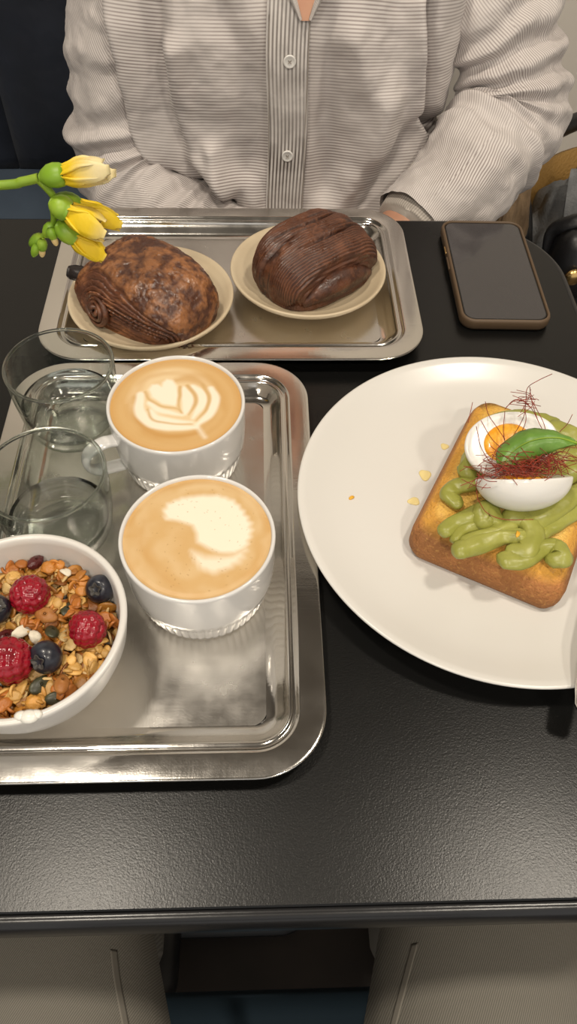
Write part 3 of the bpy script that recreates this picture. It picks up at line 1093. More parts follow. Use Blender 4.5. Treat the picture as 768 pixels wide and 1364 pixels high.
def raspberry(px, py, s, rot, label):
    pts = []
    N_ = 64
    for i in range(N_):
        z = 1 - 2 * (i + 0.5) / N_
        a = i * 2.39996
        pts.append(Vector((math.sqrt(1 - z * z) * math.cos(a), math.sqrt(1 - z * z) * math.sin(a), z)))
    V = []
    nu, nv = 72, 44
    for j in range(nv):
        ph = -PI / 2 + PI * (j + 0.5) / nv
        for i in range(nu):
            th = 2 * PI * i / nu
            d = Vector((math.cos(ph) * math.cos(th), math.cos(ph) * math.sin(th), math.sin(ph)))
            mx = max(d.dot(p) for p in pts)
            an = math.acos(min(1, mx))
            r = 0.90 + 0.16 * math.sqrt(max(0, 1 - (an / 0.27) ** 2))
            if d.z < -0.6:
                r *= 1 - 0.25 * (-0.6 - d.z) / 0.4
            V.append(Vector((d.x * r * s, d.y * r * s, d.z * r * s * 0.96)))
    F = sphere_caps(V, nu, nv)
    p = on_bowl(px, py, s * 0.7)
    o = build('raspberry', V, F, m_rasp, loc=(p.x, p.y, p.z + s * 0.72), rot=rot)
    return tag(o, label, 'raspberry', 'raspberries on the granola')


raspberry(42, 796, 0.0108, (0.5, -0.5, 0.4), 'raspberry at the far left of the granola, below the dark raisin')
raspberry(117, 840, 0.0102, (0.9, 0.7, 1.2), 'raspberry nearest the coffee cups in the granola bowl')
raspberry(16, 884, 0.0122, (1.2, -0.3, 2.2), 'largest raspberry, touching the blueberry in front of the bowl')


def blueberry(px, py, s, rot, label):
    p = on_bowl(px, py, s * 0.8)
    t = tag(empty('blueberry', (p.x, p.y, p.z + s * 0.74)), label, 'blueberry', 'blueberries on the granola')
    t.rotation_euler = rot
    prof = []
    for j in range(22):
        ph = -PI / 2 + PI * j / 21
        r = s * math.cos(ph)
        z = s * 0.9 * math.sin(ph)
        if j > 17:
            z = s * 0.9 * math.sin(-PI / 2 + PI * 17.6 / 21) - s * 0.09 * (j - 17) / 4
        prof.append((max(0, r) if 0 < j < 21 else 0.0, z))
    build('berry', *lathe(prof, 40), m_blue, t)
    zt = s * 0.9 * math.sin(-PI / 2 + PI * 17.6 / 21)

    def star(r, z, a):
        return r * (1 + 0.22 * math.cos(5 * a))
    build('crown', *lathe([(s * 0.20, zt - s * 0.06), (s * 0.36, zt - s * 0.03), (s * 0.42, zt + s * 0.10), (s * 0.37, zt + s * 0.10), (s * 0.26, zt - s * 0.01), (s * 0.12, zt - s * 0.10)], 40, star), m_bluec, t)
    return t


blueberry(132, 782, 0.0082, (0.55, -0.35, 0.2), 'blueberry against the bowl wall nearest the coffee cups')
blueberry(63, 879, 0.0090, (0.75, -0.55, 0.1), 'blueberry with a pale crown between two raspberries')
blueberry(-4, 815, 0.0085, (0.2, 0.5, 0.1), 'dark blueberry cut by the left edge of the picture')


def pebble(name, px, py, sz, rot, mat, label, cat, group=None, lift=0.002):
    V = []
    nu, nv = 20, 12
    for j in range(nv):
        ph = -PI / 2 + PI * (j + 0.5) / nv
        for i in range(nu):
            th = 2 * PI * i / nu
            d = Vector((math.cos(ph) * math.cos(th), math.cos(ph) * math.sin(th), math.sin(ph)))
            k = 1 - 0.25 * max(0, d.x)
            w = 1 + (0.12 * nz(d.x, d.y, d.z, 3.0) if mat is m_raisin else 0)
            V.append((d.x * sz[0] * w, d.y * sz[1] * k * w, d.z * sz[2] * k * w))
    F = sphere_caps(V, nu, nv)
    if mat is m_coco:
        V, F = flake(sz[0], sz[1], sz[2] * 0.6, 0.0016, px)
    p = on_bowl(px, py, lift)
    return tag(build(name, V, F, mat, loc=(p.x, p.y, p.z + lift), rot=rot), label, cat, group)


pebble('raisin', 48, 750, (0.0062, 0.0038, 0.0034), (0.2, 0.3, 1.1), m_raisin, 'dark red raisin near the far rim of the bowl', 'raisin', None, 0.003)
pebble('raisin', 12, 852, (0.0060, 0.0042, 0.0034), (0.2, 0.1, 0.4), m_raisin, 'dark raisin between the two left raspberries', 'raisin', None, 0.001)
pebble('pumpkin_seed', 71, 845, (0.0062, 0.0040, 0.0018), (0.5, 0.5, 1.9), m_seed, 'dark green pumpkin seed leaning above the crowned blueberry', 'seed', None, 0.003)
pebble('pumpkin_seed', 56, 915, (0.0068, 0.0042, 0.0018), (0.5, 0.2, 0.8), m_seed, 'pumpkin seed in front of the crowned blueberry', 'seed', None, 0.0015)
pebble('pumpkin_seed', 78, 932, (0.0068, 0.0040, 0.0018), (0.7, 0.2, 0.2), m_seed, 'pumpkin seed lowest at the front wall of the bowl', 'seed', None, 0.001)
pebble('pumpkin_seed', 91, 815, (0.0055, 0.0034, 0.0016), (0.3, 0.3, 1.4), m_seed, 'pumpkin seed behind the raspberry nearest the cups', 'seed', None, 0.001)
pebble('almond', 64, 825, (0.0068, 0.0046, 0.0036), (0.2, 0.1, -0.3), m_almond, 'pale almond in the middle of the granola', 'nut', None, 0.002)
pebble('pecan_half', 84, 914, (0.0070, 0.0042, 0.0034), (0.3, 0.4, 1.7), m_almond, 'reddish brown nut half at the front wall of the bowl', 'nut', None, 0.003)
pebble('coconut_flake', 33, 846, (0.0058, 0.0036, 0.0010), (0.5, 0.3, 0.8), m_coco, 'white coconut flake left of the pumpkin seed', 'coconut', None, 0.0035)
pebble('coconut_flake', 50, 853, (0.0044, 0.0034, 0.0012), (0.5, -0.3, 1.8), m_coco, 'white coconut flake touching the crowned blueberry', 'coconut', None, 0.0035)
pebble('coconut_flake', 88, 762, (0.0040, 0.0030, 0.0010), (0.4, 0.3, 2.2), m_coco, 'white coconut flake near the far rim of the bowl', 'coconut', None, 0.003)

# ------------------------------------------------------------------ dinner plate
DP = (0.1616, 0.3120)
dp = tag(empty('dinner_plate', (DP[0], DP[1], TZ)), 'large white coupe plate under the toast', 'plate')
PR = 0.1383
prof = [(0.0, 0.002), (0.082, 0.002), (0.084, 0.0), (0.090, 0.0), (0.092, 0.0022), (0.110, 0.0068), (0.121, 0.0118), (0.126, 0.0146), (0.132, 0.0172), (0.1366, 0.0190), (PR, 0.0203), (PR - 0.0003, 0.0212), (PR - 0.0018, 0.0215), (0.1320, 0.0195), (0.122, 0.0148), (0.108, 0.0098), (0.090, 0.0078), (0.060, 0.0072), (0.0, 0.0070)]
build('dish', *lathe(prof, 160), m_white, dp)
PZ = TZ + 0.0073

# ------------------------------------------------------------------ toast
TA = math.radians(-28.4)
TC = (0.1690, 0.3135)
TH = 0.0290
HW_, HH_ = 0.0495, 0.0680
outl = rrect(HW_, HH_, 0.013, 16)
npt = len(outl)
prof = [(0.0060, 0.0), (0.0015, 0.0015), (-0.0005, 0.006), (-0.0010, 0.013), (0.0005, 0.0195), (0.0030, 0.0245), (0.0058, 0.0270)]
rows, cols = [], []
for ri, (ins, z) in enumerate(prof):
    for k, (x, y) in enumerate(outl):
        s = 1 - ins / 0.05
        # the near crust (-y) bulges out and rolls over
        q = max(0, -y / HH_)
        ii = ins + (0.0085 * (z / 0.027) ** 2.0 - 0.003) * max(0, q - 0.75) * 4
        fx, fy = (HW_ - ii) / HW_, (HH_ - ii) / HH_
        w = 0.0012 * fbm(x, y, z, 60, 3)
        rows.append(Vector((x * fx * (1 + w * 10), y * fy * (1 + w * 10), z + (0.0008 * nz(x, y, 0, 70) if z > 0 else 0))))
        f = 0.5 + 0.5 * fbm(x, y, z, 70, 3)
        c = np.array((0.42, 0.170, 0.050)) * (0.45 + 0.8 * f)
        if ri >= 5:
            c = c * 0.3 + np.array((0.74, 0.38, 0.05)) * 0.7 * (0.6 + 0.7 * f)
        if y > HH_ * 0.86 and x < -HW_ * 0.5 and ri >= 3:
            c = c * 0.4
        cols.append(c)
NI = 16
for i in range(1, NI + 1):
    s = 1 - i / NI
    for k, (x, y) in enumerate(outl):
        q = max(0, -y / HH_)
        ii = 0.0058 + (0.0085 - 0.003) * max(0, q - 0.75) * 4
        px_, py_ = x * (HW_ - ii) / HW_ * s, y * (HH_ - ii) / HH_ * s
        z = 0.0270 + 0.0018 * min(1, i / 2.0) + 0.0009 * fbm(px_, py_, 1, 70, 3)
        rows.append(Vector((px_, py_, z)))
        f = fbm(px_, py_, 2, 60, 3)
        c = np.array((0.80, 0.52, 0.13)) + f * np.array((0.16, 0.18, 0.10))
        edge = max(0, s - 0.60) / 0.4
        c = c * (1 - 0.40 * edge) + np.array((0.66, 0.29, 0.02)) * 0.40 * edge
        sp = fbm(px_ + 0.5, py_, 2, 190, 2)
        if sp > 0.30 and py_ < -0.02:
            c = c * 0.35
        cols.append(np.clip(c, 0.01, 1))
F = gridF(len(prof) + NI, npt, False, True)
F.append(tuple(range(npt))[::-1])
toast = tag(build('toast_slice', rows, F, m_bread, loc=(TC[0], TC[1], PZ), rot=(0, 0, TA), col=cols), 'thick golden toast slice on the white plate', 'toast')
fixn(toast)
ct, stn = math.cos(TA), math.sin(TA)
TTOP = 0.0073 + TH      # toast top above the table


def tpos(px, py, z):
    """photo point at height z above the table -> toast local x, y"""
    p = at(px, py, z)
    dx, dy = p.x - TC[0], p.y - TC[1]
    return (dx * ct + dy * stn, -dx * stn + dy * ct)


# avocado cream: piped ribbons
avo = tag(empty('avocado_cream', (TC[0], TC[1], PZ + TH - 0.0006), TA), 'pale green avocado cream piped in loops over the toast', 'cream')


def ribbon(pts, rads, zl=None):
    L = []
    for i, (px, py) in enumerate(pts):
        x, y = tpos(px, py, TTOP + rads[i])
        L.append((x, y, rads[i] * 0.72 + (zl[i] if zl else 0), rads[i]))
    sp = spline(L, 12 * (len(pts) - 1) + 1)
    n = len(sp)
    path = [Vector(s[:3]) for s in sp]
    rr = [s[3] for i, s in enumerate(sp)]
    # rounded ends
    d0 = (path[0] - path[1]).normalized()
    d1 = (path[-1] - path[-2]).normalized()
    path = [path[0] + d0 * rr[0] * 0.75, path[0] + d0 * rr[0] * 0.5] + path + [path[-1] + d1 * rr[-1] * 0.5, path[-1] + d1 * rr[-1] * 0.75]
    rr = [rr[0] * 0.35, rr[0] * 0.8] + rr + [rr[-1] * 0.8, rr[-1] * 0.35]
    V, F = tube(path, rr, 20, True, 0.72, (0, 0, 1), 0, lambda u, a: 1 + 0.07 * math.sin(2 * a + 5 * u + path[0].x * 900) + 0.05 * math.sin(5 * a + 9 * u))
    V2 = []
    for v in V:
        w = fbm(v.x, v.y, v.z, 140, 2)
        w2 = nz(v.x + 5, v.y, v.z, 75)
        v = v + Vector((w * 0.0005 + w2 * 0.0016, w * 0.0004 - w2 * 0.0012, w * 0.0006 + w2 * 0.0012))
        v.z = max(v.z, 0.0)
        V2.append(v)
    return fixn(build('ribbon', V2, F, m_avo, avo))


mmp = 0.00047
ribbon([(608, 668), (598, 655), (612, 645), (650, 640)], [0.0048, 0.0055, 0.0058, 0.0050])
ribbon([(592, 704), (610, 692), (640, 678)], [0.0050, 0.0058, 0.0060])
ribbon([(606, 716), (618, 702), (640, 696)], [0.0040, 0.0046, 0.0044])
ribbon([(640, 690), (648, 681), (660, 690)], [0.0075, 0.0088, 0.0070], [0.0, 0.001, 0])
ribbon([(612, 730), (640, 722), (668, 714), (692, 715)], [0.0062, 0.0064, 0.0058, 0.0060], [0, 0, 0.001, 0.002])
ribbon([(618, 722), (650, 712), (680, 700)], [0.0040, 0.0042, 0.0050], [0.002, 0.003, 0.002])
ribbon([(680, 686), (700, 692), (710, 712), (700, 732), (684, 734)], [0.0070, 0.0070, 0.0062, 0.0062, 0.0056], [0.001, 0.001, 0.002, 0.002, 0.001])
ribbon([(674, 745), (690, 742), (712, 734), (728, 726), (742, 726)], [0.0058, 0.0064, 0.0060, 0.0058, 0.0060])
ribbon([(742, 726), (748, 738), (738, 744)], [0.0062, 0.0070, 0.0056])
ribbon([(712, 716), (735, 700), (768, 680), (800, 662)], [0.0044, 0.0048, 0.0050, 0.0050])
ribbon([(700, 694), (735, 680), (770, 655), (800, 640)], [0.0072, 0.0076, 0.0075, 0.0060])
ribbon([(624, 626), (632, 608), (645, 600)], [0.0075, 0.0080, 0.0065])
ribbon([(636, 600), (646, 572), (662, 556), (700, 552), (740, 562)], [0.0052, 0.0052, 0.0055, 0.0055, 0.0055])
ribbon([(738, 568), (762, 578), (790, 588)], [0.0075, 0.0085, 0.0080])
ribbon([(700, 640), (745, 612), (790, 600)], [0.0080, 0.0085, 0.0080], [0, 0, 0])
ribbon([(735, 640), (765, 625), (795, 610)], [0.0070, 0.0070, 0.0060], [0.001, 0.002, 0.001])
ribbon([(650, 600), (690, 590), (730, 590)], [0.0070, 0.0070, 0.0070])
ribbon([(650, 630), (690, 625), (720, 618)], [0.0070, 0.0070, 0.0070])


# eggs
def egg(loc, rot, label, a=0.0300, b=0.0215, d=0.0205):
    t = tag(empty('egg_half', loc), label, 'egg', 'halved soft boiled egg')
    t.rotation_euler = rot
    nu, nv = 64, 20
    V = []

    def outline(th, k):
        x = a * math.cos(th)
        yy = b * math.sin(th) * (1 - 0.12 * math.cos(th))
        return x * k, yy * k
    for j in range(nv + 1):
        ph = PI / 2 * j / nv
        for i in range(nu):
            th = 2 * PI * i / nu
            x, y = outline(th, math.sin(ph) if j > 0 else 0.012)
            V.append((x, y, -d * math.cos(ph)))
    # rounded cut edge, then the cut face to the yolk
    for k, z in ((0.985, 0.0007), (0.95, 0.0010), (0.80, 0.0004), (0.66, 0.0)):
        for i in range(nu):
            x, y = outline(2 * PI * i / nu, k)
            V.append((x, y, z))
    F = gridF(nv + 5, nu, False, True) + [tuple(range(nu))[::-1], tuple((nv + 4) * nu + k for k in range(nu))]
    build('egg_white', V, F, m_eggw, t)
    fixn(t.children[0])
    pr_ = []
    V = []
    for k, z in ((0.02, 0.0022), (0.25, 0.0021), (0.42, 0.0017), (0.52, 0.0010), (0.56, 0.0002), (0.56, -0.0006)):
        for i in range(nu):
            th = 2 * PI * i / nu
            x, y = a * 0.93 * k * math.cos(th) - 0.002, b * 1.12 * k * math.sin(th)
            w = 0.0004 * nz(x, y, 0, 220)
            V.append((x, y, z + w))
    F = gridF(6, nu, False, True) + [tuple(range(nu))]
    fixn(build('yolk', V, F, m_yolk, t))
    return t


e1 = at(681, 588, 0.062)
egg((e1.x, e1.y, TZ + 0.061), (math.radians(18), math.radians(-9), math.radians(12)), 'egg half showing its yolk, at the rear of the toast')
e2 = at(697, 640, 0.058)
egg((e2.x, e2.y, TZ + 0.0600), (math.radians(-47), math.radians(4), math.radians(5)), 'egg half turned white side to the viewer, at the front', 0.0305, 0.0215, 0.0205)

# basil leaf: boat shaped, its hollow to the viewer
lp = [at(668, 621, 0.068), at(684, 600, 0.074), at(710, 586, 0.081), at(742, 583, 0.083), at(768, 590, 0.080)]
mid = spline([tuple(p) for p in lp], 24)
V, F = [], []
nw = 11
for i, p in enumerate(mid):
    u = i / 23
    wd = 0.0105 * math.sin(PI * min(1, (0.03 + 0.97 * u) ** 0.75)) ** 0.8 + 0.0003
    tg = Vector(mid[min(i + 1, 23)]) - Vector(mid[max(i - 1, 0)])
    tg.normalize()
    sd = Vector((-0.25, 1.0, 0.35))
    sd = (sd - tg * sd.dot(tg)).normalized()
    nn_ = tg.cross(sd).normalized()
    if nn_.z < 0:
        nn_ = -nn_
    for k in range(nw):
        s = (k - (nw - 1) / 2) / ((nw - 1) / 2)
        rip = 0.0006 * math.sin(u * 34 - abs(s) * 5) * abs(s)
        V.append(Vector(p) + sd * (s * wd) + nn_ * (-0.0080 * s * s * math.sin(PI * min(1, u + 0.05)) + 0.0005 * (abs(s) < 0.1) * -1 + rip))
b0 = at(717, 590, 0.07)
F = gridF(24, nw)
leaf_root = tag(empty('basil_leaf', b0), 'fresh green basil leaf lying across the egg halves', 'leaf')
o = build('leaf_blade', [v - b0 for v in V], F, m_basil, leaf_root)
sdm = o.modifiers.new('thickness', 'SOLIDIFY')
sdm.thickness = 0.0006
build('midrib', *tube([Vector(p) - b0 + Vector((0, 0, -0.0001)) for p in mid], [0.0002 + 0.0005 * i / 23 for i in range(24)], 8), m_stem, leaf_root)
build('leaf_stem', *tube([Vector(mid[-1]) - b0, Vector(mid[-1]) - b0 + Vector((0.004, 0.0006, -0.001)), Vector(mid[-1]) - b0 + Vector((0.008, 0.002, -0.003))], [0.0012, 0.0010, 0.0009], 8), m_stem, leaf_root)

# chili threads
VV, FF = [], []
rng = random.Random(21)
cb = at(690, 622, 0.066)


def strand(pts, r=0.00020):
    sp = spline(pts, 7 * (len(pts) - 1) + 1)
    V, F = tube([Vector(p) for p in sp], r, 5, True, 1.0)
    o = len(VV)
    VV.extend([v - cb for v in V])
    FF.extend([tuple(k + o for k in f) for f in F])


for i in range(230):
    u = max(-1.1, min(1.1, rng.gauss(0, 0.5)))
    px, py = 700 + u * 62, 622 - u * 9 + rng.gauss(0, 8)
    z = 0.067 + rng.uniform(-0.002, 0.010) - 0.003 * u * u
    c = at(px, py, z)
    L = rng.uniform(0.004, 0.013)
    a = rng.uniform(0, 2 * PI)
    d = Vector((math.cos(a), math.sin(a) * 0.6, rng.gauss(0, 0.25)))
    bnd = Vector((-d.y, d.x, rng.gauss(0, 0.4))) * rng.gauss(0, 0.6)
    strand([c - d * L, c - d * L * 0.3 + bnd * L * 0.5, c + d * L * 0.4 + bnd * L * 0.4, c + d * L], rng.uniform(0.00014, 0.00026))
long_px = [
    [(685, 578, .066), (697, 555, .075), (700, 535, .084), (702, 517, .092), (716, 507, .098), (735, 498, .103)],
    [(705, 515, .092), (708, 535, .086), (716, 560, .078), (722, 572, .074)],
    [(672, 545, .072), (684, 533, .082), (697, 535, .085), (708, 545, .082), (716, 560, .078)],
    [(640, 560, .068), (655, 585, .070), (672, 597, .070), (688, 583, .068)],
    [(634, 568, .068), (640, 595, .070), (652, 615, .070), (660, 622, .070)],
    [(646, 535, .064), (650, 552, .068), (662, 570, .070), (672, 585, .070)],
    [(629, 536, .062), (626, 550, .062), (623, 563, .060)],
    [(613, 647, .058), (630, 640, .062), (655, 628, .068), (680, 622, .070)],
    [(617, 621, .060), (640, 624, .064), (665, 622, .068)],
    [(672, 548, .070), (670, 575, .070), (674, 600, .068), (672, 618, .068)],
    [(680, 615, .070), (690, 585, .074), (700, 560, .078), (697, 540, .082)],
    [(762, 552, .062), (755, 565, .066), (745, 575, .070)],
    [(636, 665, .052), (634, 645, .060), (640, 625, .066)],
    [(636, 665, .054), (648, 683, .055), (672, 692, .056), (710, 692, .056)],
    [(706, 530, .086), (722, 560, .078), (726, 572, .074)],
    [(694, 612, .070), (675, 590, .074), (660, 600, .072), (655, 618, .068), (668, 628, .068)],
]
for L in long_px:
    strand([tuple(at(*p)) for p in L], 0.00024)
for i in range(14):
    a = rng.uniform(0, 6.28)
    c = at(698 + rng.gauss(0, 4), 535 + rng.gauss(0, 5), 0.084)
    d = Vector((math.cos(a), math.sin(a), rng.gauss(0, 0.4))) * rng.uniform(0.004, 0.009)
    strand([c - d, c + Vector((rng.gauss(0, 0.002), 0, 0.001)), c + d], 0.0002)
tag(build('chili_threads', VV, FF, m_chili, loc=cb), 'nest of fine dark red chili threads over the egg', 'chili threads', kind='stuff')

# oil drops and the crumb on the plate, pepper flake
for (px, py, rx, ry, lb) in ((566, 632, 0.0042, 0.0050, 'upper yellow oil drop beside the toast'), (551, 667, 0.0042, 0.0034, 'lower yellow oil drop beside the toast'), (592, 594, 0.0030, 0.0030, 'faint oil drop touching the toast side')):
    V, F = lathe([(0.0, 0.0), (1.0, 0.0), (0.97, 0.00025), (0.7, 0.00055), (0.0, 0.0007)], 28, lambda r, z, a: r * (1 + 0.12 * math.sin(3 * a + px)))
    p = at(px, py, 0.008)
    tag(build('oil_drop', [(x * rx, y * ry, z) for x, y, z in V], F, m_oil, loc=(p.x, p.y, TZ + 0.00735)), lb, 'oil', 'oil drops on the plate')
p = at(468, 663, 0.0095)
V, F = flake(0.0022, 0.0014, 0.0005, 0.0006, 1.0)
tag(build('yolk_crumb', V, F, m_crumb, loc=(p.x, p.y, TZ + 0.0100), rot=(0, 0, 0.5)), 'tiny orange crumb lying alone on the white plate', 'crumb')
p = at(689, 712, 0.048)
V, F = flake(0.0030, 0.0014, 0.0006, 0.0008, 2.0)
tag(build('pepper_flake', V, F, m_crumb, loc=(p.x, p.y, TZ + 0.0495), rot=(0.3, 0.3, 1.2)), 'small orange pepper flake in the avocado cream', 'flake')

# ------------------------------------------------------------------ knife resting on the plate rim
k0 = Vector((0.1745, 0.1570, TZ + 0.0275))
kd = Vector((0.375, 0.927, 0))
kn = tag(empty('table_knife', k0, math.atan2(kd.y, kd.x)), 'steel table knife lying over the right rim of the plate', 'knife')
kn.rotation_euler = (0, math.radians(5.0), math.atan2(kd.y, kd.x))
hp = [(0.0, 0, 0), (0.003, 0, 0), (0.015, 0, 0), (0.045, 0, 0), (0.075, 0, 0), (0.088, 0, 0)]
build('handle', *tube(hp, [0.0045, 0.0066, 0.0072, 0.0064, 0.0050, 0.0046], 20, True, 0.55, (0, 0, 1)), m_knife, kn)
bp_ = [(0.086, 0, 0), (0.095, 0.0, 0), (0.12, 0.001, 0), (0.16, 0.0012, 0), (0.185, 0.0005, 0), (0.196, -0.001, 0)]
build('blade', *tube(bp_, [0.0046, 0.0075, 0.0090, 0.0092, 0.0070, 0.0012], 16, True, 0.10, (0, 0, 1)), m_knife, kn)

# ------------------------------------------------------------------ phone
ph = tag(empty('smartphone', (0.2085, 0.5800, TZ), math.radians(-1.2)), 'smartphone with dark screen in a brown case by the table corner', 'phone')
pw, plen = 0.0385, 0.0745
cp = [(0.0040, 0.0), (0.0012, 0.0010), (0.0, 0.0035), (0.0, 0.0085), (0.0006, 0.0104), (0.0017, 0.0110), (0.0026, 0.0106), (0.0028, 0.0095), (0.0030, 0.0050)]
build('phone_case', *rloft(pw, plen, 0.0125, cp, 12, True, False), m_case, ph)
build('phone_body', *rloft(pw - 0.0028, plen - 0.0028, 0.0100, [(0.0, 0.0030), (0.0, 0.0092), (0.0006, 0.0098)], 12, True, True), m_bezel, ph, smooth=False)
build('screen', *rloft(pw - 0.0042, plen - 0.0044, 0.0085, [(0.0, 0.0097), (0.0, 0.00992)], 12, True, True), m_screen, ph, smooth=False)
build('side_button', *boxm(-pw - 0.0002, 0.030, 0.0068, 0.0014, 0.010, 0.0030, 0.0006), m_gold, ph)
build('side_button', *boxm(-pw - 0.0002, 0.010, 0.0068, 0.0014, 0.018, 0.0030, 0.0006), m_case, ph)

# ------------------------------------------------------------------ freesia in a bud vase
FY = 0.45
vx = -0.385
vase = tag(empty('bud_vase', (vx, FY + 0.0, TZ)), 'small clear bud vase holding the yellow freesia', 'vase')
build('vase_body', *lathe([(0.0, 0.0), (0.024, 0.0), (0.028, 0.004), (0.030, 0.025), (0.024, 0.048), (0.012, 0.068), (0.0105, 0.085), (0.0135, 0.100), (0.0120, 0.100), (0.0090, 0.085), (0.0105, 0.068), (0.022, 0.047), (0.0275, 0.025), (0.025, 0.008), (0.0, 0.006)], 48), m_glass, vase).name = 'vase_body'
fixn(vase.children[0])


def fp(px, py, dy=0.0):
    return atY(px, py, FY + dy)


fr0 = Vector((vx, FY, TZ + 0.0075))
fre = tag(empty('freesia_stem', fr0), 'yellow freesia sprig arching in from the left over the trays', 'flower')
main = [fr0 + Vector((0, 0, 0)), Vector((vx + 0.002, FY, TZ + 0.06)), Vector((vx + 0.006, FY, TZ + 0.10)), Vector((vx + 0.045, FY, TZ + 0.142)), Vector((-0.26, FY, TZ + 0.156)), fp(-5, 247), fp(30, 242), fp(52, 237)]
sp = spline([tuple(p - fr0) for p in main], 60)
sm_ = build('stem', *tube([Vector(p) for p in sp], [0.0029] * 60, 10), m_stem, fre)
br = [fp(50, 238), fp(62, 250), fp(72, 264), fp(71, 280), fp(71, 296), fp(62, 308), fp(50, 322)]
build('stem', *tube([Vector(p) for p in spline([tuple(p - fr0) for p in br], 40)], [0.0027 - 0.0012 * i / 39 for i in range(40)], 10), m_stem, fre)


def flower(pa, pb, calyx_len, spread, wilt, npet, rbase):
    """a closed freesia bloom from pa (calyx) to pb (petal tips)"""
    A, B = Vector(pa) - fr0, Vector(pb) - fr0
    ax = (B - A).normalized()
    L = (B - A).length
    s1 = ax.cross(Vector((0, 0, 1))).normalized()
    s2 = s1.cross(ax)
    # calyx
    cl = [A + ax * (L * calyx_len * t) for t in (0, 0.12, 0.35, 0.6, 0.85, 1.0)]
    fl = build('flower', *tube(cl + [A + ax * (L * (calyx_len + 0.10))], [rbase * 0.85 * k for k in (0.15, 0.5, 0.9, 1.02, 0.95, 0.85, 0.7)], 16), m_petal, fre, col=[(0.8, 0.55, 0.02)] * (16 * 7))
    build('calyx', *tube(cl, [rbase * k * 1.10 for k in (0.32, 0.62, 0.95, 1.05, 0.98, 0.80)], 16, True, 1.0, None, 0, lambda u, a: 1 + 0.05 * math.cos(3 * a)), m_calyx, fl)
    for k in range(npet):
        an = 2 * PI * k / npet + 0.4
        dr_ = s1 * math.cos(an) + s2 * math.sin(an)
        path, wd = [], []
        nP = 14
        for i in range(nP):
            u = i / (nP - 1)
            t = calyx_len * 0.86 + (1 - calyx_len * 0.86) * u * (1.0 - 0.12 * (k % 3))
            rad_ = rbase * (0.30 + spread * math.sin(min(1, u * 1.1) * PI * 0.62) - 0.25 * spread * u)
            path.append(A + ax * (L * t) + dr_ * rad_)
            wd.append(rbase * (0.50 + 0.62 * math.sin(PI * min(1, 0.15 + u * 0.82))) * (1.0 if u < 0.9 else 0.75))
        V, F = tube(path, wd, 12, True, 0.22, tuple(dr_), 0, lambda u, a: 1 + 0.10 * math.sin(a * 3 + u * 9 + k))
        cols_ = []
        for i in range(nP):
            u = i / (nP - 1)
            y_ = np.array((0.80, 0.56, 0.012))
            w_ = np.array((0.78, 0.66, 0.36))
            q = max(0, min(1, (u - (1 - wilt)) * 2.0))
            cols_ += [y_ * (1 - q) + w_ * q] * 12
        build('petal', V, F, m_petal, fl, col=cols_)
    return fl


flower(fp(53, 237), fp(150, 224, -0.004), 0.36, 0.75, 0.75, 5, 0.0064)
flower(fp(66, 268, -0.004), fp(143, 310, -0.012), 0.34, 0.90, 0.35, 4, 0.0068)
flower(fp(72, 263, 0.004), fp(162, 298, 0.006), 0.36, 0.70, 0.10, 4, 0.0058)
flower(fp(74, 298, -0.003), fp(140, 341, -0.006), 0.42, 0.50, 0.08, 4, 0.0068)


def bud(pa, pb, r, tipc):
    A, B = Vector(pa) - fr0, Vector(pb) - fr0
    pts = [A + (B - A) * t for t in (0, 0.15, 0.4, 0.7, 0.92, 1.0)]
    b_ = build('bud', *tube(pts, [r * k for k in (0.4, 0.8, 1.0, 0.85, 0.5, 0.2)], 14), m_calyx, fre)
    if tipc:
        pts = [A + (B - A) * t for t in (0.55, 0.8, 1.05, 1.25, 1.35)]
        build('bud_tip', *tube(pts, [r * k for k in (0.6, 0.62, 0.6, 0.45, 0.2)], 12), m_petal, b_, col=[(0.74, 0.55, 0.25)] * 60)


bud(fp(70, 297), fp(60, 316, -0.002), 0.0042, False)
bud(fp(66, 303, -0.004), fp(73, 321, -0.006), 0.0036, True)
bud(fp(57, 314), fp(40, 327, 0.002), 0.0042, False)
bud(fp(56, 318, -0.003), fp(56, 336, -0.004), 0.0036, True)
bud(fp(50, 325, -0.003), fp(44, 342, -0.004), 0.0030, False)

# ------------------------------------------------------------------ bench behind the table
bench = tag(empty('bench', (-0.95, 1.12, 0)), 'upholstered bench with slate blue seat and navy backrest along the wall', 'bench')
build('seat', *boxm(0.2475, -0.06, 0.40, 2.095, 0.56, 0.12, 0.025), m_slate, bench)
build('plinth', *boxm(0.20, -0.02, 0.17, 1.96, 0.46, 0.338), m_bag, bench, smooth=False)
for i in range(3):
    V, F = [], []
    x0 = -0.80 + i * 0.667
    nx, nz_ = 30, 24
    for s in (0, 1):
        for a in range(nx):
            for b in range(nz_):
                u, v = a / (nx - 1), b / (nz_ - 1)
                puff = 0.045 * (1 - (2 * u - 1) ** 6) * (1 - (2 * v - 1) ** 6)
                y = 0.20 - (0.035 + puff + 0.006 * nz(u * 3 + i, v * 3, 0)) if s == 0 else 0.40
                V.append((x0 + u * 0.665, y, 0.461 + 0.56 * v))
    f0 = gridF(nx, nz_)
    F = f0 + [tuple(reversed([k + nx * nz_ for k in f])) for f in f0]
    n1 = nx * nz_
    for a in range(nx - 1):
        for b in (0, nz_ - 1):
            F.append((a * nz_ + b, (a + 1) * nz_ + b, n1 + (a + 1) * nz_ + b, n1 + a * nz_ + b))
    for b in range(nz_ - 1):
        for a in (0, nx - 1):
            F.append((a * nz_ + b, a * nz_ + b + 1, n1 + a * nz_ + b + 1, n1 + a * nz_ + b))
    fixn(build('backrest_cushion', V, F, m_navy, bench))

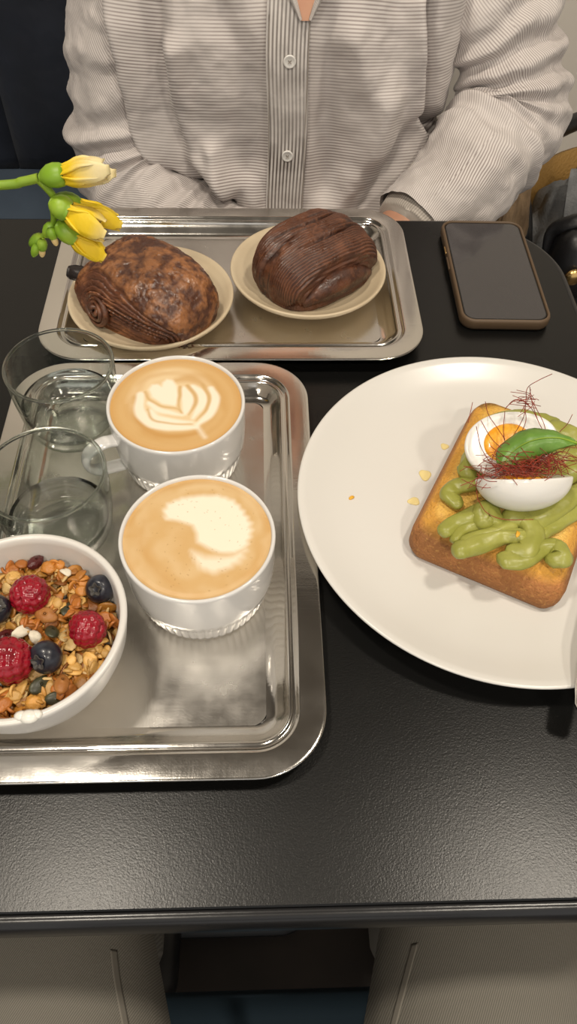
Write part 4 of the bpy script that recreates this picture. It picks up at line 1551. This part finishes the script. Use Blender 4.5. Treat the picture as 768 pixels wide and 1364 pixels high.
# ------------------------------------------------------------------ the seated person
PX = 0.024
person = tag(empty('person', (PX, 0.92, 0.46)), 'person in a striped linen shirt sitting behind the table, hands in lap', 'person')
PL = Vector((PX, 0.92, 0.46))


def skin_body(name, J, E, mat, parent, origin, levels=2, root=0):
    me = bpy.data.meshes.new(name)
    bm = bmesh.new()
    sk = bm.verts.layers.skin.verify()
    vs = []
    for i, (co, r) in enumerate(J):
        v = bm.verts.new(Vector(co) - origin)
        v[sk].radius = (r, r) if not hasattr(r, '__len__') else r
        v[sk].use_root = (i == root)
        vs.append(v)
    for a, b in E:
        bm.edges.new((vs[a], vs[b]))
    bm.to_mesh(me)
    bm.free()
    me.materials.append(mat)
    o = bpy.data.objects.new(name, me)
    C.objects.link(o)
    o.parent = parent
    m = o.modifiers.new('skin', 'SKIN')
    m.use_smooth_shade = True
    s = o.modifiers.new('sub', 'SUBSURF')
    s.levels = s.render_levels = levels
    return o


def T3(x, y, z):
    return (x, y, TZ + z)


# arms: paths shared by the body and the sleeves (shoulder, mid upper arm, elbow, mid forearm, wrist)
ARM_L = [T3(-0.118, 0.885, 0.265), T3(-0.136, 0.865, 0.16), T3(-0.145, 0.845, 0.06), T3(-0.138, 0.815, -0.030), T3(-0.085, 0.768, -0.066), T3(-0.010, 0.735, -0.080)]
ARM_R = [T3(0.175, 0.890, 0.265), T3(0.213, 0.872, 0.165), T3(0.258, 0.850, 0.085), T3(0.266, 0.818, 0.022), T3(0.212, 0.756, -0.010), T3(0.158, 0.710, -0.034)]

J = [((PX, 0.945, 0.56), 0.11), ((PX, 0.90, 0.70), 0.10), ((PX, 0.885, 0.86), 0.10), ((PX, 0.885, 1.00), 0.09), ((PX, 0.895, 1.07), 0.052), ((PX, 0.885, 1.14), 0.050), ((PX, 0.872, 1.21), 0.072), ((PX, 0.878, 1.29), 0.085), ((PX, 0.885, 1.345), 0.060)]
E = [(0, 1), (1, 2), (2, 3), (3, 4), (4, 5), (5, 6), (6, 7), (7, 8)]


def limb(pts, rads, start):
    last = start
    ids = []
    for p, r in zip(pts, rads):
        J.append((p, r))
        E.append((last, len(J) - 1))
        last = len(J) - 1
        ids.append(last)
    return last, ids


def hand(wrist_id, w, d, side):
    """palm and five fingers, relaxed curl in the lap; d = pointing direction"""
    w, d = Vector(w), Vector(d).normalized()
    s = d.cross(Vector((0, 0, 1))).normalized() * side
    pal = w + d * 0.045 + Vector((0, 0, -0.010))
    J.append((pal, (0.030, 0.015)))
    E.append((wrist_id, len(J) - 1))
    pid = len(J) - 1
    for k, (off, L) in enumerate(((-0.027, 0.062), (-0.009, 0.072), (0.009, 0.068), (0.026, 0.052))):
        b = pal + s * off + d * 0.038 + Vector((0, 0, -0.004))
        m = b + d * L * 0.45 + Vector((0, 0, -0.010))
        e = m + d * L * 0.40 + Vector((0, 0, -0.024))
        J.extend([(b, 0.0095), (m, 0.0085), (e, 0.0072)])
        n = len(J)
        E.extend([(pid, n - 3), (n - 3, n - 2), (n - 2, n - 1)])
    b = w + d * 0.030 - s * 0.026
    m = b + d * 0.028 - s * 0.016 + Vector((0, 0, -0.008))
    e = m + d * 0.026 - s * 0.002 + Vector((0, 0, -0.010))
    J.extend([(b, 0.011), (m, 0.010), (e, 0.0085)])
    n = len(J)
    E.extend([(wrist_id, n - 3), (n - 3, n - 2), (n - 2, n - 1)])


wl, _ = limb(ARM_L, [0.048, 0.040, 0.037, 0.036, 0.033, 0.024], 3)
hand(wl, ARM_L[-1], (0.85, -0.25, -0.25), 1)
wr, _ = limb(ARM_R, [0.048, 0.040, 0.037, 0.036, 0.034, 0.031], 3)
hand(wr, ARM_R[-1], (-0.80, -0.42, -0.36), -1)
for sx in (-1, 1):
    limb([(PX + sx * 0.10, 0.92, 0.545), (PX + sx * 0.12, 0.66, 0.545), (PX + sx * 0.12, 0.52, 0.52), (PX + sx * 0.11, 0.54, 0.30), (PX + sx * 0.11, 0.58, 0.09), (PX + sx * 0.115, 0.50, 0.035)], [0.08, 0.066, 0.056, 0.05, 0.034, 0.03], 0)
skin_body('body', J, E, m_skin, person, PL)

# head details (above the frame)
def ball(c, r, n=24, m=14):
    V = []
    for j in range(m):
        p_ = -PI / 2 + PI * (j + 0.5) / m
        for i in range(n):
            t_ = 2 * PI * i / n
            V.append((c[0] + r[0] * math.cos(p_) * math.cos(t_), c[1] + r[1] * math.cos(p_) * math.sin(t_), c[2] + r[2] * math.sin(p_)))
    F = gridF(m, n, False, True) + [tuple(range(n))[::-1], tuple((m - 1) * n + k for k in range(n))]
    return V, F


def rel(VF):
    return [Vector(v) - PL for v in VF[0]], VF[1]


hv, hf = ball((PX, 0.900, 1.300), (0.094, 0.104, 0.112), 40, 26)
hv = [(x, y + (0.045 * max(0, 1 - max(0, z - 1.32) / 0.06) if y < 0.86 else 0), z - 0.10 * max(0, (y - 0.90)) * (1.32 - z) / 0.1) for x, y, z in hv]
build('hair', *rel((hv, hf)), m_hair, person)
for sx in (-1, 1):
    build('eye', *rel(ball((PX + sx * 0.030, 0.800, 1.265), (0.011, 0.007, 0.006))), m_eye, person)
    build('ear', *rel(ball((PX + sx * 0.082, 0.880, 1.255), (0.010, 0.018, 0.030))), m_skin, person)
build('nose', *rel(ball((PX, 0.792, 1.235), (0.013, 0.016, 0.024))), m_skin, person)
build('mouth', *rel(ball((PX, 0.801, 1.195), (0.022, 0.007, 0.007))), m_lip, person)


# ---- shirt body
def gauss_line(x, z, pts, w):
    d = 1e9
    for (ax, az), (bx, bz) in zip(pts[:-1], pts[1:]):
        ex, ez = bx - ax, bz - az
        t = max(0, min(1, ((x - ax) * ex + (z - az) * ez) / (ex * ex + ez * ez)))
        d = min(d, math.hypot(x - ax - t * ex, z - az - t * ez))
    return math.exp(-(d / w) ** 2)


def pz2(L):
    out = []
    for px, py in L:
        p = atY(px, py, 0.775)
        out.append((p.x, p.z - TZ))
    return out


FOLDS = [
    (pz2([(150, 0), (172, 90), (188, 180), (215, 235)]), 0.010, 0.008),
    (pz2([(195, 0), (200, 60), (222, 150), (250, 215), (290, 255)]), -0.008, 0.014),
    (pz2([(228, 60), (232, 140), (255, 200), (300, 240)]), 0.007, 0.012),
    (pz2([(190, 225), (240, 250), (300, 262)]), -0.012, 0.009),
    (pz2([(285, 190), (300, 235), (302, 290)]), 0.008, 0.009),
    (pz2([(255, 215), (330, 235), (350, 290)]), 0.006, 0.014),
    (pz2([(300, 20), (330, 100), (345, 200)]), -0.004, 0.018),
    (pz2([(430, 20), (440, 120), (430, 240)]), -0.004, 0.016),
    (pz2([(520, 120), (490, 190), (440, 270)]), 0.006, 0.014),
    (pz2([(555, 170), (530, 215), (490, 270)]), -0.006, 0.012),
    (pz2([(470, 40), (500, 130), (495, 190)]), 0.005, 0.016),
    (pz2([(574, 0), (573, 80), (573, 160), (592, 200)]), -0.010, 0.006),
    (pz2([(560, 0), (558, 90), (556, 170)]), 0.006, 0.010),
]
A_SH, B_SH = 0.166, 0.105


def shirt_front(z):
    """front surface Y of the shirt at height z (above the table)"""
    return 0.757 + 0.09 * max(-0.1, z) * (1 if z < 0.2 else 1) - 0.02 * math.exp(-((z - 0.13) / 0.08) ** 2)


nu, nv = 420, 230
V, ST = [], []
z0, z1 = -0.215, 0.315
for j in range(nv):
    u = j / (nv - 1)
    z = z0 + (z1 - z0) * u
    top = max(0.0, (z - 0.235) / 0.08)
    a = A_SH * (1 + 0.05 * math.sin((z + 0.1) * 6)) * math.sqrt(max(0.02, 1 - 0.88 * top ** 2.2))
    b = B_SH * math.sqrt(max(0.05, 1 - 0.80 * top ** 2))
    yf = shirt_front(min(z, 0.25))
    yc = yf + B_SH
    for i in range(nu):
        th = 2 * PI * i / nu
        cx, cy = math.cos(th), math.sin(th)
        x = PX + 0.004 + a * math.copysign(abs(cx) ** 0.78, cx)
        y = yc + b * math.copysign(abs(cy) ** 0.78, cy)
        d = 0.0
        if cy < 0.35:
            fr = min(1, max(0, (0.35 - cy) / 0.5))
            for L, amp, w in FOLDS:
                d += (1.7 if amp > 0 else 2.4) * amp * gauss_line(x, z, L, w)
            d += 0.0050 * fbm(x * 1.3, 0, z * 0.7, 14, 2) + 0.0022 * fbm(x, 0, z * 0.8, 42, 3)
            pk = math.exp(-((x - PX - 0.004) / 0.024) ** 4)
            d = d * (1 - 0.75 * pk) * fr
        else:
            d = 0.004 * fbm(x, y, z, 14, 2)
        nx, ny = cx / a, cy / b
        ln = math.hypot(nx, ny)
        V.append(Vector((x + d * nx / ln, y + d * ny / ln, TZ + z)) - PL)
        ST.append(z + 0.05 * (y - yf) - d * 0.35 + 0.0015 * fbm(x, y, z, 16, 2) + 0.012 * ((x - PX) / 0.17) ** 2)
F = gridF(nv, nu, False, True)
F.append(tuple((nv - 1) * nu + k for k in range(nu)))
shirt = build('shirt', V, F, m_shirt, person, fl=ST)
fixn(shirt)
shirt['label'] = 'crumpled off white linen shirt with thin brown stripes'


# ---- placket with vertical stripes, buttons, open collar
def placket_pt(x, z, lift):
    yf = shirt_front(min(z, 0.25))
    ax = (x - PX - 0.004) / A_SH
    y = yf + B_SH - B_SH * max(0.0, 1 - abs(ax) ** 2.564) ** 0.39
    return Vector((x, y - lift, TZ + z)) - PL


V, ST = [], []
nx, nzz = 17, 120
for layer in (0, 1):
    for j in range(nzz):
        z = -0.18 + (0.166 + 0.18) * j / (nzz - 1)
        for i in range(nx):
            s = i / (nx - 1) * 2 - 1
            x = PX + 0.003 + 0.0195 * s + 0.0012 * math.sin(z * 40)
            lift = (0.0042 + 0.0012 * (1 - abs(s) ** 8) + 0.0010 * fbm(x * 2, 0, z, 40, 2)) if layer == 0 else 0.0002
            V.append(placket_pt(x, z, lift))
            ST.append(0.0195 * s)
f0 = gridF(nzz, nx)
n1 = nx * nzz
F = f0 + [tuple(reversed([k + n1 for k in f])) for f in f0]
for j in range(nzz - 1):
    for i in (0, nx - 1):
        F.append((j * nx + i, (j + 1) * nx + i, n1 + (j + 1) * nx + i, n1 + j * nx + i))
for i in range(nx - 1):
    for j in (0, nzz - 1):
        F.append((j * nx + i, j * nx + i + 1, n1 + j * nx + i + 1, n1 + j * nx + i))
plk = build('placket', V, F, m_placket, shirt, fl=ST)
fixn(plk)
for s in (-1, 1):
    pts = [placket_pt(PX + 0.003 + s * 0.0178, -0.18 + 0.33 * k / 39, 0.0052) for k in range(40)]
    build('stitching', *tube(pts, 0.00045, 6), m_thread, shirt)
for zb in (0.114, 0.022, -0.07):
    c = placket_pt(PX + 0.004, zb, 0.0060)
    V, F = lathe([(0.0, 0.0), (0.0052, 0.0), (0.0058, 0.0006), (0.0058, 0.0016), (0.0050, 0.0022), (0.0042, 0.0017), (0.0, 0.0016)], 28)
    V = [Vector((x, -z, y)) + c for x, y, z in V]
    bt = build('button', V, F, m_button, shirt)
    fixn(bt)
    build('button', *merge(*[tube([c + Vector((hx, -0.0019, hz_)), c + Vector((-hx, -0.0021, -hz_))], 0.0004, 6) for hx, hz_ in ((0.0014, 0.0014), (0.0014, -0.0014))]), m_thread, shirt).name = 'button_thread'
# open neck: two collar fronts with skin between them
for s in (-1, 1):
    V, ST = [], []
    n1_, n2_ = 24, 14
    for layer in (0, 1):
        for i in range(n1_):
            u = i / (n1_ - 1)
            for k in range(n2_):
                v = k / (n2_ - 1)
                z = 0.148 + 0.143 * u
                x = PX + 0.017 + s * (0.003 + 0.048 * u + v * (0.003 + 0.036 * u))
                p = placket_pt(x, min(z, 0.27), 0.0088 + 0.003 * math.sin(PI * v) - 0.03 * max(0, u - 0.5) + (0 if layer == 0 else -0.0022))
                p.z = TZ + z - PL.z
                V.append(p)
                ST.append(v * 0.03 + u * 0.02)
    f0 = gridF(n1_, n2_)
    q = n1_ * n2_
    F = f0 + [tuple(reversed([k + q for k in f])) for f in f0]
    for i in range(n1_ - 1):
        for k in (0, n2_ - 1):
            F.append((i * n2_ + k, (i + 1) * n2_ + k, q + (i + 1) * n2_ + k, q + i * n2_ + k))
    fixn(build('collar', V, F, m_placket, shirt, fl=ST))
vv = []
for i in range(12):
    u = i / 11
    for k in range(9):
        v = k / 8 * 2 - 1
        z = 0.1465 + 0.127 * u
        p = placket_pt(PX + 0.017 + v * (0.004 + 0.05 * u), min(z, 0.27), 0.0078 - 0.03 * max(0, u - 0.5))
        p.z = TZ + z - PL.z
        vv.append(p)
build('chest', vv, gridF(12, 9), m_skin, person)


# ---- sleeves
def sleeve(path, rads, seed, tw, creases, side):
    n = 230
    sp = spline([tuple(p) for p in path], n)
    P, T, N = frames(sp)
    lens = [0]
    for i in range(1, n):
        lens.append(lens[-1] + (P[i] - P[i - 1]).length)
    rr = spline([(r,) for r in rads], n)
    na = 150
    V, ST = [], []
    for i in range(n):
        b = T[i].cross(N[i])
        u = i / (n - 1)
        for k in range(na):
            a = 2 * PI * k / na
            dr_ = b * math.cos(a) + N[i] * math.sin(a)
            r = rr[i][0]
            q = P[i] + dr_ * r
            d = 0.013 * fbm(q.x + seed, q.y, q.z, 11, 2) + 0.0032 * fbm(q.x + seed, q.y, q.z, 38, 3)
            for (uc, amp, w, fq, phs) in creases:
                g = math.exp(-((u - uc) / w) ** 2)
                d += amp * g * math.sin((u - uc) * fq * 2 * PI + 1.3 * math.cos(a - phs) + 2.0 * nz(q.x, q.y, q.z, 20))
            V.append(P[i] + dr_ * (r + d) - PL)
            ST.append(a * 0.066 + tw * lens[i] + 0.002 * fbm(q.x, q.y, q.z, 18, 2) - 0.2 * d)
    # the seam column would smear: repeat the first column with the next full turn
    V2, S2 = [], []
    for i in range(n):
        V2 += V[i * na:(i + 1) * na] + [V[i * na]]
        S2 += ST[i * na:(i + 1) * na] + [ST[i * na] + 2 * PI * 0.066]
    F = gridF(n, na + 1)
    o = build('sleeve', V2, F, m_shirt, shirt, fl=S2)
    fixn(o)
    return o, P, T, N


sleeve(ARM_L, [0.070, 0.055, 0.052, 0.058, 0.052, 0.044], 1.7, -0.7, [(0.55, 0.0050, 0.16, 14, 2.0), (0.80, 0.0030, 0.12, 18, 0.5)], -1)
_, RP, RT, RN = sleeve(ARM_R, [0.074, 0.058, 0.056, 0.061, 0.056, 0.041], 8.3, -0.35, [(0.42, 0.0055, 0.15, 13, 1.0), (0.66, 0.0035, 0.10, 17, 3.0)], 1)
# cuff on the nearer forearm
e = len(RP) - 1
cpts = [RP[e - 34], RP[e - 20], RP[e - 6], RP[e] + RT[e] * 0.004, RP[e] + RT[e] * 0.006, RP[e] + RT[e] * 0.0055, RP[e] + RT[e] * 0.001]
V, F = tube(cpts, [0.0530, 0.0500, 0.0450, 0.0410, 0.0385, 0.0340, 0.0270], 90, False, 0.86, None, 0, lambda u, a: 1 + 0.03 * math.sin(3 * a + 1) + 0.01 * math.sin(11 * a))
build('cuff', [v - PL for v in V], F, m_cuff, shirt, fl=[(k % 90) / 90 * 0.30 for k in range(len(V))])

# trousers of the seated person
J, E = [((PX, 0.945, 0.56), 0.125)], []
for sx in (-1, 1):
    limb([(PX + sx * 0.10, 0.92, 0.552), (PX + sx * 0.12, 0.66, 0.545), (PX + sx * 0.12, 0.51, 0.52), (PX + sx * 0.11, 0.54, 0.30), (PX + sx * 0.11, 0.58, 0.11)], [0.092, 0.078, 0.070, 0.062, 0.052], 0)
skin_body('trousers', J, E, m_darkpants, person, PL)
for sx in (-1, 1):
    V, F = tube([(0, 0.05, 0.055), (0, 0.02, 0.05), (0, -0.05, 0.042), (0, -0.12, 0.034), (0, -0.165, 0.026)], [0.030, 0.045, 0.046, 0.046, 0.026], 20, True, 0.75, (0, 0, 1))
    V = [Vector((v.x + PX + sx * 0.11, v.y + 0.58, max(0.0, v.z))) - PL for v in V]
    build('shoe', V, F, m_bag, person)

# ------------------------------------------------------------------ the viewer's own legs and chair
chair2 = tag(empty('chair', (0.02, -0.148, 0)), 'chair with blue seat under the legs in grey denim', 'chair')
build('seat', *boxm(0.0, 0.0, 0.435, 0.44, 0.42, 0.05, 0.02), M('blue seat cloth', (0.035, 0.065, 0.095), 0.8), chair2)
for sx in (-1, 1):
    for sy in (-1, 1):
        build('leg', *tube([(sx * 0.19, sy * 0.17, 0.0), (sx * 0.185, sy * 0.165, 0.2), (sx * 0.175, sy * 0.155, 0.411)], [0.012, 0.014, 0.017], 14), m_blackmetal, chair2)
V, F = [], []
build('backrest', *merge(tube([(-0.17, -0.19, 0.44), (-0.18, -0.22, 0.70), (-0.18, -0.26, 0.86)], 0.013, 12), tube([(0.17, -0.19, 0.44), (0.18, -0.22, 0.70), (0.18, -0.26, 0.86)], 0.013, 12), tube(spline([(-0.19, -0.255, 0.84), (0, -0.275, 0.85), (0.19, -0.255, 0.84)], 12), 0.030, 14, True, 0.35, (0, 1, 0))), m_blackmetal, chair2)

VL = Vector((0.015, -0.16, 0.46))
viewer = tag(empty('person', VL), 'person in grey denim jeans sitting at the near edge, only the thighs in view', 'person')
J, E = [((0.015, -0.22, 0.575), 0.12)], []
for sx in (-1, 1):
    c = 0.019 + (-0.026 if sx > 0 else -0.010)
    limb([(c + sx * 0.105, -0.17, 0.562), (c + sx * 0.150, 0.02, 0.560), (c + sx * 0.178, 0.14, 0.550), (c + sx * 0.188, 0.22, 0.520), (c + sx * 0.180, 0.18, 0.30), (c + sx * 0.175, 0.12, 0.09)], [0.098, 0.086, 0.078, 0.070, 0.060, 0.052], 0)
J.append(((0.015, -0.235, 0.70), 0.125))
E.append((0, len(J) - 1))
skin_body('jeans', J, E, m_denim, viewer, VL)
for sx in (-1, 1):
    V, F = tube([(0, -0.05, 0.055), (0, -0.02, 0.05), (0, 0.05, 0.042), (0, 0.12, 0.034), (0, 0.165, 0.026)], [0.030, 0.045, 0.046, 0.046, 0.026], 20, True, 0.75, (0, 0, 1))
    V = [Vector((v.x + 0.019 + sx * 0.175, v.y + 0.12, max(0.0, v.z))) - VL for v in V]
    build('shoe', V, F, m_bag, viewer)

jeans = viewer.children[0]
for pts in ([(140, 1255), (146, 1300), (158, 1364), (164, 1400)], [(564, 1245), (550, 1300), (534, 1364), (526, 1400)]):
    sp = [Vector(p) for p in spline([tuple(at(x, y, -0.105)) for x, y in pts], 40)]
    V = []
    for p in sp:
        for k in range(5):
            V.append(p + Vector(((k - 2) * 0.0009, 0, 0)) - VL)
    o = build('seam', V, gridF(40, 5), m_seam, viewer)
    sw = o.modifiers.new('lay', 'SHRINKWRAP')
    sw.target = jeans
    sw.wrap_method = 'PROJECT'
    sw.use_project_z = True
    sw.use_negative_direction = True
    sw.use_positive_direction = False
    sw.offset = 0.0004
    so = o.modifiers.new('thick', 'SOLIDIFY')
    so.thickness = 0.0008

# ------------------------------------------------------------------ things beyond the right table corner
# black bentwood chair carrying a grey coat and a bag
cx0, cy0 = 0.568, 0.95
ch = tag(empty('bentwood_chair', (cx0, cy0, 0)), 'black bentwood chair with ochre cane back beside the bench end', 'chair')
build('seat', *lathe([(0.0, 0.425), (0.19, 0.425), (0.205, 0.435), (0.205, 0.452), (0.195, 0.460), (0.0, 0.455)], 48), m_bag, ch)
for k in range(4):
    a = PI / 4 + k * PI / 2
    build('leg', *tube([(0.21 * math.cos(a), 0.21 * math.sin(a), 0.0), (0.18 * math.cos(a), 0.18 * math.sin(a), 0.25), (0.155 * math.cos(a), 0.155 * math.sin(a), 0.427)], [0.012, 0.014, 0.016], 14), m_bag, ch)
arc = [(0.21 * math.cos(t), 0.21 * math.sin(t) * 1.0, 0.595 + 0.03 * math.sin(t)) for t in [PI * 0.0 + PI * k / 24 for k in range(25)]]
arc = [(-0.19, -0.07, 0.46), (-0.205, -0.05, 0.54), (-0.212, -0.03, 0.583)] + arc[::-1] + [(0.212, -0.03, 0.583), (0.205, -0.05, 0.54), (0.19, -0.07, 0.46)]
build('back_rail', *tube([Vector(p) for p in spline(arc, 60)], 0.013, 14), m_bag, ch)
V = []
for i in range(25):
    t = PI * (0.06 + 0.88 * i / 24)
    for z in (0.465, 0.52, 0.585):
        V.append((0.203 * math.cos(t), 0.203 * math.sin(t), z))
o = build('cane_panel', V, gridF(25, 3), m_wood, ch)
md = o.modifiers.new('t', 'SOLIDIFY')
md.thickness = 0.006
# grey coat thrown over the chair seat and rail
gc = tag(empty('grey_coat', (0.486, 0.990, 0.462)), 'grey wool coat heaped on the bentwood chair', 'coat')
V = []
for j in range(40):
    p_ = -PI / 2 * 0.35 + (PI / 2 * 1.35 - 0.02) * j / 39
    for i in range(70):
        t_ = 2 * PI * i / 70
        w = 1 + 0.22 * fbm(math.cos(t_), math.sin(t_), p_, 1.6, 3)
        V.append((0.098 * math.cos(p_) * math.cos(t_) * w, 0.092 * math.cos(p_) * math.sin(t_) * w, max(0.0, 0.012 + 0.150 * math.sin(p_) * w + 0.012 * nz(math.cos(t_) * 2, math.sin(t_) * 2, p_ * 3))))
F = gridF(40, 70, False, True) + [tuple(range(70))[::-1], tuple(39 * 70 + k for k in range(70))]
build('coat_body', V, F, m_coat, gc)
V, F = tube(spline([(-0.06, -0.02, 0.135), (0.0, -0.045, 0.150), (0.06, -0.05, 0.130), (0.12, -0.03, 0.08), (0.16, -0.01, 0.04)], 30), [0.040 - 0.008 * abs(i - 10) / 20 for i in range(30)], 20, True, 0.6, (0, -0.7, 0.7), 0, lambda u, a: 1 + 0.12 * math.sin(3 * a + u * 7))
build('coat_sleeve', V, F, m_coat, gc)
# black bag with a brass clasp, hanging at the table corner side of the chair
bg = tag(empty('handbag', (0.445, 0.850, 0.462)), 'black leather handbag with a brass clasp below the grey coat', 'bag')
V, F = rloft(0.075, 0.035, 0.03, [(0.03, 0.0), (0.006, 0.012), (0.0, 0.04), (0.004, 0.11), (0.010, 0.155), (0.018, 0.165)], 8, True, True)
build('bag_body', V, F, m_bag, bg)
build('flap', *rloft(0.074, 0.039, 0.03, [(0.0, 0.09), (-0.002, 0.11), (0.003, 0.156), (0.016, 0.172)], 8, True, True), m_bag, bg)
build('clasp', *lathe([(0.0, 0.0), (0.010, 0.0), (0.012, 0.003), (0.009, 0.007), (0.0, 0.008)], 24), m_gold, bg, loc=(-0.050, -0.041, 0.125), rot=(PI / 2, 0, 0))
build('strap', *tube([Vector(p) for p in spline([(-0.072, 0, 0.12), (-0.074, 0.0, 0.165), (-0.03, -0.01, 0.186), (0.03, -0.01, 0.186), (0.074, 0.0, 0.165), (0.072, 0.0, 0.12)], 40)], 0.009, 10, True, 0.3, (0, -0.6, 0.8)), m_bag, bg)
# tan wool garment hanging beside the person's hip
tw = tag(empty('tan_cardigan', (0.318, 0.935, 0.4605)), 'tan shaggy wool garment on the bench beside the person', 'garment')
V = []
for j in range(36):
    u = j / 35
    z = 0.235 * u
    r = 0.055 * math.sqrt(max(0.02, 1 - (u * 1.0) ** 4))
    for i in range(60):
        t_ = 2 * PI * i / 60
        w = 1 + 0.10 * math.sin(7 * t_ + 2 * nz(u * 3, 0, 0)) + 0.08 * fbm(math.cos(t_), math.sin(t_), u * 2, 3, 3)
        V.append((r * 0.8 * math.cos(t_) * w, r * math.sin(t_) * w, z))
F = gridF(36, 60, False, True) + [tuple(range(60))[::-1], tuple(35 * 60 + k for k in range(60))]
build('wool_folds', V, F, m_fur, tw)
